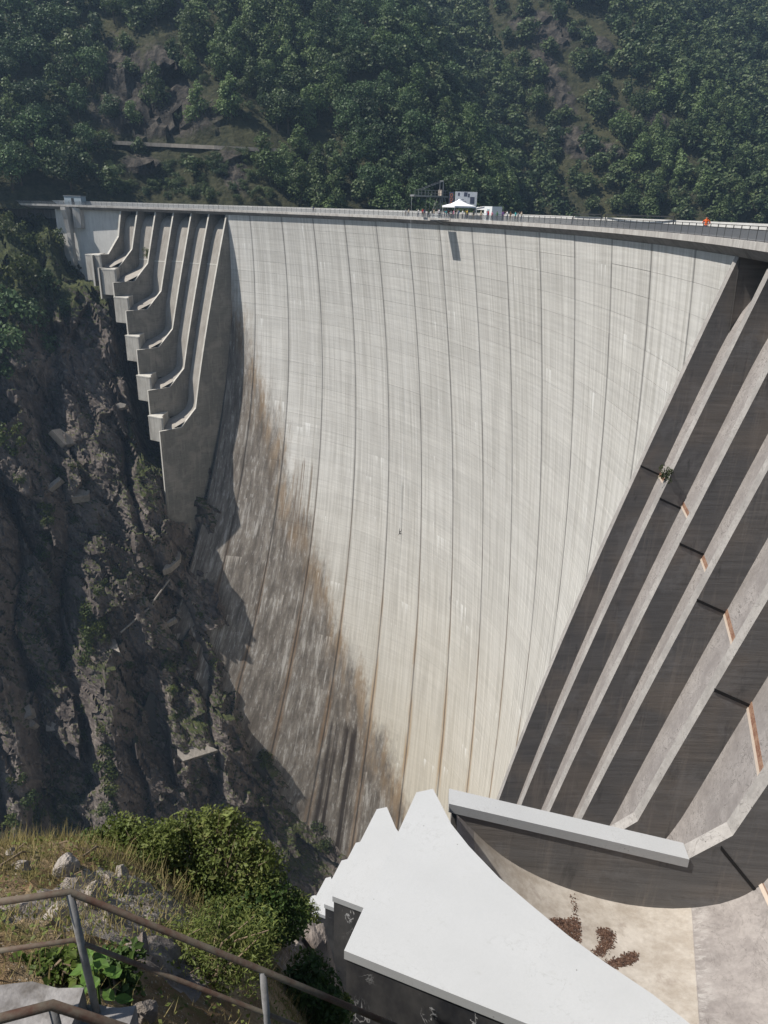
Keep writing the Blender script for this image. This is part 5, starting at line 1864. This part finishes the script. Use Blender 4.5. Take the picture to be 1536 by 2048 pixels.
# railings
A0, A1, A2 = Vector(at(-60, 1812, 3.05)), Vector(at(139, 1784, 3.24)), Vector(at(525, 1941, 3.36))
A3 = Vector(at(800, 2056, 3.46))
rl = thing('handrail', 'rusty two bar pipe railing along the far side of the steps', 'railing', A1 - Vector((0, 0, 1.06)))
MB().tube([A0, A1, A2, A3], .0215, 10).build('top_bar', MAT['rail_rust'], rl, True)
B1 = Vector(at(148, 1880, 3.24)); B0 = Vector(at(-60, 1910, 3.05)); B2 = Vector(at(523, 2024, 3.36))
MB().tube([B0, B1, B2, B2 + (B2 - B1) * .6], .016, 10).build('lower_bar', MAT['rail_rust'], rl, True)
for top, dn in ((A1, 1.06), (A2, 1.06), (A3, 1.06), (A0 + (A0 - A1) * .8, 1.0)):
    foot = top + Vector((0.035, .0, -dn))
    MB().tube([foot - Vector((0, 0, .15)), top], .024, 10).build('post', MAT['rail_post'], rl, True)
C0, C1, C2 = Vector(at(-40, 2048, 2.33)), Vector(at(104, 2010, 2.45)), Vector(at(250, 2058, 2.52))
r2 = thing('handrail', 'nearer rusty pipe railing at the bottom left edge of the picture', 'railing', C1 - Vector((0, 0, 1.0)))
MB().tube([C0 - (C1 - C0) * .6, C0, C1, C2, C2 + (C2 - C1) * 3], .025, 10).build('top_bar', MAT['rail_rust'], r2, True)
MB().tube([C1 - Vector((-.03, 0, 1.25)), C1], .022, 10).build('post', MAT['rail_post'], r2, True)

# ---- vegetation near the camera


def bush_mesh(seed, lobes, n, leaf, up=.35, wid=.55):
    rng = np.random.default_rng(seed)
    lobes = np.array(lobes, float)                      # x y z r
    pick = rng.choice(len(lobes), n, p=lobes[:, 3] ** 2 / (lobes[:, 3] ** 2).sum())
    d = rng.normal(size=(n, 3)); d /= np.linalg.norm(d, axis=1, keepdims=True)
    rad = lobes[pick, 3] * (rng.uniform(0, 1, n) ** .45) * 1.05
    fz = 1 + .35 * (vnoise(*(d.T * 2.5), seed) - .5)
    Pp = lobes[pick, :3] + d * (rad * fz)[:, None]
    N = d * .5 + rng.normal(size=(n, 3)) * .6 + np.array([0, 0, up])
    sz = np.exp(rng.normal(-.12, .38, n)) * leaf
    return leaf_quads(Pp, N, sz, sz * wid, rng, .12)


def near_bush(name, x, y, Y, lobes, n, leaf, mat, label, cat='bush', stems=9, up=.35, wid=.55, stem_mat='twig'):
    base = Vector(at(x, y, Y))
    g = drop(base.x, base.y)
    if g is not None and abs(g.z - base.z) < 6: base.z = g.z - .05
    t = thing(name, label, cat, base)
    v, f = bush_mesh(int(x + y), lobes, n, leaf, up, wid)
    put('foliage', v, f, MAT[mat], t, world=False)
    b = MB()
    rr = random.Random(int(x * 3 + y))
    for i in range(stems):
        l = rr.choice(lobes)
        e = Vector((l[0] + rr.uniform(-.6, .6) * l[3], l[1] + rr.uniform(-.6, .6) * l[3], l[2] + rr.uniform(-.1, .9) * l[3]))
        m_ = e * .5 + Vector((rr.uniform(-.1, .1), rr.uniform(-.1, .1), .1))
        b.tube([(0 + rr.uniform(-.08, .08), rr.uniform(-.08, .08), -.05), m_, e], [.016, .010, .004], 5)
    b.build('stem', MAT[stem_mat], t, world=False)
    return t


near_bush('bush', 425, 1880, 8.2, [(-.55, .3, .75, .5), (.15, .4, .85, .55), (.72, .2, .55, .46), (-1.0, .3, .62, .36), (-.15, .1, .4, .55), (.55, -.1, .25, .45), (-.55, 0, .3, .42), (.0, .5, 1.22, .30), (-.42, .5, 1.12, .28), (.52, .4, 1.0, .3), (-.8, .4, 1.0, .2), (.25, .5, 1.36, .18), (.85, .3, .85, .2)],
          24000, .029, 'leaf_bush', 'large dense sunlit green bush on the knoll edge beyond the rusty railing', stems=70)
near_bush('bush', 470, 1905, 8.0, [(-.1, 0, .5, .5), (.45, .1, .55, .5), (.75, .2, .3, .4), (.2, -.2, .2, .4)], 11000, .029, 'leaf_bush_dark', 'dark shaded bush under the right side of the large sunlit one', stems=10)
near_bush('bush', 270, 1725, 8.3, [(-.5, .0, .25, .3), (0, .1, .3, .34), (.4, 0, .35, .36), (-.25, .2, .4, .26), (.15, -.2, .15, .3)], 8000, .027, 'leaf_bush', 'low bright green bush left of the large one at the knoll edge', stems=8)
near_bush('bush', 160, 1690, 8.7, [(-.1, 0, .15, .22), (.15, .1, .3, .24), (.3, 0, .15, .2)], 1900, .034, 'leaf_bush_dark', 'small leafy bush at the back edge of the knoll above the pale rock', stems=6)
near_bush('bush', 580, 1885, 12.5, [(-.5, 0, .5, .42), (.1, .2, .5, .45), (.4, .1, .55, .32), (-.1, -.1, .2, .5), (-.8, 0, .3, .4), (.4, 0, .2, .34)], 8500, .042, 'leaf_bush', 'feathery light green bush in front of the stepped white blocks', stems=14, wid=.3)
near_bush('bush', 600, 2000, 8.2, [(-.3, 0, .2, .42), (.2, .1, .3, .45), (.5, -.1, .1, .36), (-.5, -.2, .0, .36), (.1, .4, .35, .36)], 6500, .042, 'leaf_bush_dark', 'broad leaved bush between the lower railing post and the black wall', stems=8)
near_bush('bush', 660, 2030, 9.2, [(0, 0, .3, .36), (.15, .2, .75, .3), (.1, 0, .0, .4), (-.2, -.2, .1, .35)], 4200, .04, 'leaf_bush', 'upright leafy bush touching the left edge of the black stained wall', stems=7)
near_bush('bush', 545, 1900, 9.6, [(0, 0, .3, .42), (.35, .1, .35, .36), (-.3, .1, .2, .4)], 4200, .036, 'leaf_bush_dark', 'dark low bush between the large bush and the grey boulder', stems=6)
near_bush('bush', 905, 2062, 4.4, [(-.12, 0, .12, .10), (.06, 0, .10, .11), (.02, .05, .17, .09), (.2, 0, .05, .08)], 620, .021, 'leaf_bush', 'small bright green shrub top in front of the black stained wall', stems=5)
near_bush('bush', 420, 1985, 5.2, [(0, 0, .15, .34), (.35, .1, .2, .3), (-.25, .1, .1, .26), (.1, .3, .4, .3), (.5, .2, .45, .28)], 5200, .026, 'leaf_bush', 'olive green undergrowth behind the railing on the dropping bank', stems=12, wid=.3)
near_bush('bush', 350, 1925, 5.9, [(0, 0, .1, .26), (.25, .1, .15, .28), (-.2, 0, .05, .2)], 2600, .022, 'leaf_bush', 'brownish low bush on the rock bank behind the railing', stems=10, wid=.3)
near_bush('ivy', 95, 1925, 3.75, [(-.28, 0, .02, .14), (-.08, .05, .03, .15), (.12, .08, .05, .15), (.0, -.08, .0, .12), (-.42, -.1, .0, .12), (.25, .05, .02, .12)], 1500, .026, 'leaf_ivy', 'ivy ground cover spreading left of the railing post beside the steps', 'ivy', 5, .9, .8)
near_bush('ivy', 215, 1935, 4.0, [(0, 0, .05, .16), (.1, .1, .12, .16), (-.05, .1, .1, .14), (.15, -.08, .0, .14)], 1100, .028, 'leaf_bush_dark', 'dark climbing plant right of the railing post beside the steps', 'ivy', 5, .7, .75)

# plant with large leaves beside the steps
p0 = Vector(at(196, 1990, 3.42))
bl = thing('large_leaf_plant', 'young plant with big bright green lobed leaves growing beside the steps', 'plant', p0 - Vector((0, 0, .12)))
b = MB(); b.tube([p0 - Vector((0, 0, .2)), p0 + Vector((0.01, 0, .12)), p0 + Vector((-.01, .02, .26))], [.010, .008, .004], 6); b.build('stem', MAT['leaf_big'], bl)
for i in range(16):
    a = i * 2.4; h = -.05 + .028 * i; r = .17 - .008 * i
    c_ = p0 + Vector((math.cos(a) * r, math.sin(a) * r, h + .02))
    t1 = Vector((math.cos(a), math.sin(a), -.15)).normalized(); s1 = Vector((-math.sin(a), math.cos(a), random.uniform(-.2, .2)))
    ln, wd = random.uniform(.045, .08), random.uniform(.03, .045)
    V = [c_ - t1 * ln * .9, c_ - t1 * ln * .4 + s1 * wd * .8, c_ + t1 * ln * .05 + s1 * wd, c_ + t1 * ln * .6 + s1 * wd * .55, c_ + t1 * ln, c_ + t1 * ln * .6 - s1 * wd * .55, c_ + t1 * ln * .05 - s1 * wd, c_ - t1 * ln * .4 - s1 * wd * .8, c_ + Vector((0, 0, -.012))]
    put('leaf', np.array([tuple(q_) for q_ in V]), [(8, i_, (i_ + 1) % 8) for i_ in range(8)], MAT['leaf_big'], bl)

# pale rock outcrops on the knoll


def boulder(name, x, y, sx, sy, hgt, lean, mat, label, Y=None, seed=0, sink=.5):
    p, nrm = on_knoll(x, y)
    if p is None:
        p = Vector(at(x, y, Y))
        if drop(p.x, p.y): p.z = drop(p.x, p.y).z
    wx = sx * p.length / FPX; wy = sy * p.length / FPX
    rng = np.random.default_rng(int(x + 7 * y + seed))
    bm = bmesh.new()
    bmesh.ops.create_icosphere(bm, subdivisions=4, radius=1.0)
    co = np.array([v_.co[:] for v_ in bm.verts])
    pl = rng.normal(size=(12, 3)); pl[:, 2] = np.abs(pl[:, 2]) * .6; pl /= np.linalg.norm(pl, axis=1, keepdims=True)
    dcut = rng.uniform(.42, .78, 12)
    for n3, dc in zip(pl, dcut):
        over = np.maximum(co @ n3 - dc, 0)
        co = co - over[:, None] * n3 * .92
    st_ = facets(co[:, 0] * 4 + 2 * co[:, 2], co[:, 1] * 2.2, int(x) % 50, .6)
    co = co * (1 + .10 * st_[:, None]) + .05 * (fbm(co[:, 0] * 3, co[:, 1] * 3, co[:, 2] * 3, 5, 3)[:, None] - .5)
    co = co * np.array([wx / 2, max(wy, wx) / 2, hgt / 2])
    co[:, 0] += co[:, 2] * lean
    for v_, c_ in zip(bm.verts, co): v_.co = c_
    me = bpy.data.meshes.new(name); bm.to_mesh(me); bm.free()
    me.materials.append(MAT[mat])
    o = link(name, me)
    o.location = p + Vector((0, 0, hgt * (.55 - sink)))
    return tag(o, label, 'rock')


boulder('rock', 130, 1740, 46, 90, .3, .1, 'rock_pale', 'tall pale grey rock outcrop on the knoll crest above the railing corner')
boulder('rock', 118, 1835, 64, 90, .34, .1, 'rock_pale', 'pale rock slab behind the railing post')
boulder('rock', 184, 1790, 40, 80, .42, .2, 'rock_pale', 'pale jagged rock right of the railing corner')
boulder('rock', 215, 1840, 34, 60, .3, .1, 'rock_pale', 'small upright pale rock below the jagged one')
boulder('rock', 240, 1752, 30, 30, .3, 0, 'rock_pale', 'small white topped stone under the low green bush')
boulder('rock', 255, 1945, 26, 70, .36, 0, 'rock_brown', 'narrow upright stone in the brown bank beside the steps')
boulder('rock', 285, 1900, 24, 60, .34, 0, 'rock_brown', 'brown grey stone high in the bank behind the railing')
boulder('rock', 40, 1735, 44, 40, .22, 0, 'rock_pale', 'flat grey stone in the dry grass at the left')
boulder('rock', 18, 1708, 22, 20, .14, 0, 'rock_pale', 'little white stone at the left end of the knoll edge')
boulder('rock', 640, 1915, 74, 110, 2.0, -.12, 'rock_brown', 'large grey brown boulder below the stepped white blocks', 12.0)
boulder('rock', 660, 1875, 28, 28, .4, 0, 'rock_brown', 'rounded stone wedged against the small black wall', 14.0)
boulder('rock', 285, 2030, 46, 50, .34, 0, 'rock_pale', 'rough broken concrete like stone at the foot of the steps')

# dead branches
for (x0, y0), (x1_, y1_), r, lab in (((2, 1738), (70, 1712), .016, 'dark dead branch lying on dry grass at the left edge of the knoll'), ((28, 1712), (58, 1700), .012, 'short curved twig near the knoll edge'),
                                     ((98, 1698), (160, 1704), .012, 'dead branch lying on top of the pale rock outcrop'), ((165, 1720), (208, 1704), .016, 'pale bleached stick left of the low green bush'),
                                     ((150, 1755), (166, 1770), .008, 'thin straw coloured stick by the pale rock'), ((100, 1905), (128, 1893), .010, 'pale stick in the dry grass beside the railing post')):
    P0, P1 = on_knoll(x0, y0)[0], on_knoll(x1_, y1_)[0]
    if P0 is None or P1 is None: continue
    t = thing('dead_branch', lab, 'branch', P0)
    m_ = (P0 + P1) / 2
    MB().tube([P0 + Z * .05, m_ + Z * .11 + Vector((.03, .05, 0)), P1 + Z * .06], [r, r * .9, r * .5], 6).build('branch_wood', MAT['twig'], t)

# dry grass and herbs
rg = np.random.default_rng(5)
n = 26000
bx = rg.uniform(-7.5, .6, n); by = rg.uniform(2.9, 10.0, n)
dens = fbm(bx / .9, by / .9, 0, 44, 3) + .22 * (by > 7) + .1
keep = (dens > .50 + rg.uniform(-.12, .12, n)) & ~((by < 3.5) & (bx > -4.6) & (bx < -.9))
bx, by = bx[keep], by[keep]
bz = knoll_z(bx, by) + .0
ln = rg.uniform(.05, .17, len(bx)) * (1 + .8 * (fbm(bx / 2, by / 2, 0, 9, 2) > .55))
aa = rg.uniform(0, 6.28, len(bx)); tl = rg.uniform(.25, .9, len(bx))
w3 = rg.uniform(.003, .007, len(bx))
base = np.stack([bx, by, bz], -1)
tip = base + np.stack([np.cos(aa) * ln * tl, np.sin(aa) * ln * tl, ln], -1)
sd3 = np.stack([-np.sin(aa) * w3, np.cos(aa) * w3, w3 * 0], -1)
V = np.stack([base - sd3, base + sd3, tip], 1).reshape(-1, 3)
put('grass', V, np.arange(len(V)).reshape(-1, 3), MAT['grass'])['kind'] = 'stuff'
# low herbs on the bank
n = 9000
hx = rg.uniform(-6.5, .9, n); hy = rg.uniform(3.6, 12, n)
hd = fbm(hx / .7, hy / .7, 0, 55, 3)
kp_ = (hd + .10 * (hx > -1.6) > .53 + rg.uniform(-.06, .06, n)) & ~((hy < 3.6) & (hx < -.9))
hx, hy = hx[kp_], hy[kp_]
hp = np.stack([hx, hy, knoll_z(hx, hy) + rg.uniform(.02, .2, len(hx))], -1)
v, f = leaf_quads(hp, rg.normal(size=hp.shape) * .5 + np.array([0, 0, .8]), rg.uniform(.012, .032, len(hx)), rg.uniform(.008, .02, len(hx)), rg)
put('undergrowth', v, f, MAT['leaf_bush'])['kind'] = 'stuff'

# leaf litter in the near bucket
chs = [o for o in SPR.children if o.name.startswith('chute')]
lit_src = chs[5]
mw = Matrix.Translation(SPR.location)
mv = np.empty(len(lit_src.data.vertices) * 3); lit_src.data.vertices.foreach_get('co', mv); mv = mv.reshape(-1, 3) + np.array(SPR.location)
LB = BVHTree.FromPolygons([Vector(p) for p in mv], [tuple(p.vertices) for p in lit_src.data.polygons])
for px_, lab in (([(1100, 1840), (1130, 1838), (1158, 1845), (1160, 1870), (1150, 1885), (1130, 1882), (1110, 1862)], 'rounded patch of brown dead leaves against the white block edge'),
                 ([(1190, 1858), (1215, 1858), (1230, 1872), (1225, 1890), (1205, 1908), (1180, 1912), (1200, 1895), (1205, 1875)], 'curved patch of brown dead leaves in the middle of the bucket floor'),
                 ([(1200, 1928), (1235, 1920), (1262, 1906), (1275, 1908), (1270, 1922), (1240, 1932), (1212, 1936)], 'long thin patch of brown dead leaves nearest the camera'),
                 ([(1143, 1790), (1153, 1790), (1152, 1845), (1146, 1845)], 'narrow trail of brown dead leaves below the dark wall')):
    pp = np.array(px_, float)
    lo_, hi_ = pp.min(0), pp.max(0)
    out = []
    for _ in range(2600 if hi_[0] - lo_[0] > 12 else 170):
        x, y = rg.uniform(lo_[0] - 3, hi_[0] + 3), rg.uniform(lo_[1] - 3, hi_[1] + 3)
        ins = False
        j = len(pp) - 1
        xx, yy = x + rg.normal() * 4.5, y + rg.normal() * 3.5
        for i in range(len(pp)):
            if (pp[i, 1] > yy) != (pp[j, 1] > yy) and xx < (pp[j, 0] - pp[i, 0]) * (yy - pp[i, 1]) / (pp[j, 1] - pp[i, 1]) + pp[i, 0]: ins = not ins
            j = i
        if not ins: continue
        h = LB.ray_cast(Vector((0, 0, 0)), Vector(ray(x, y)).normalized(), 80)
        if h[0] is not None: out.append(h[0] + Vector((0, 0, .015)))
    if len(out) < 8: print('litter', len(out)); continue
    hp = np.array([tuple(o) for o in out])
    v, f = leaf_quads(hp, rg.normal(size=hp.shape) * .35 + np.array([0, 0, 1.]), rg.uniform(.018, .065, len(hp)), rg.uniform(.010, .035, len(hp)), rg, .15)
    o = put('leaf_litter', v, f, MAT['litter'])
    tag(o, lab, 'dead leaves', 'patches of dead leaves in the near bucket', 'stuff')
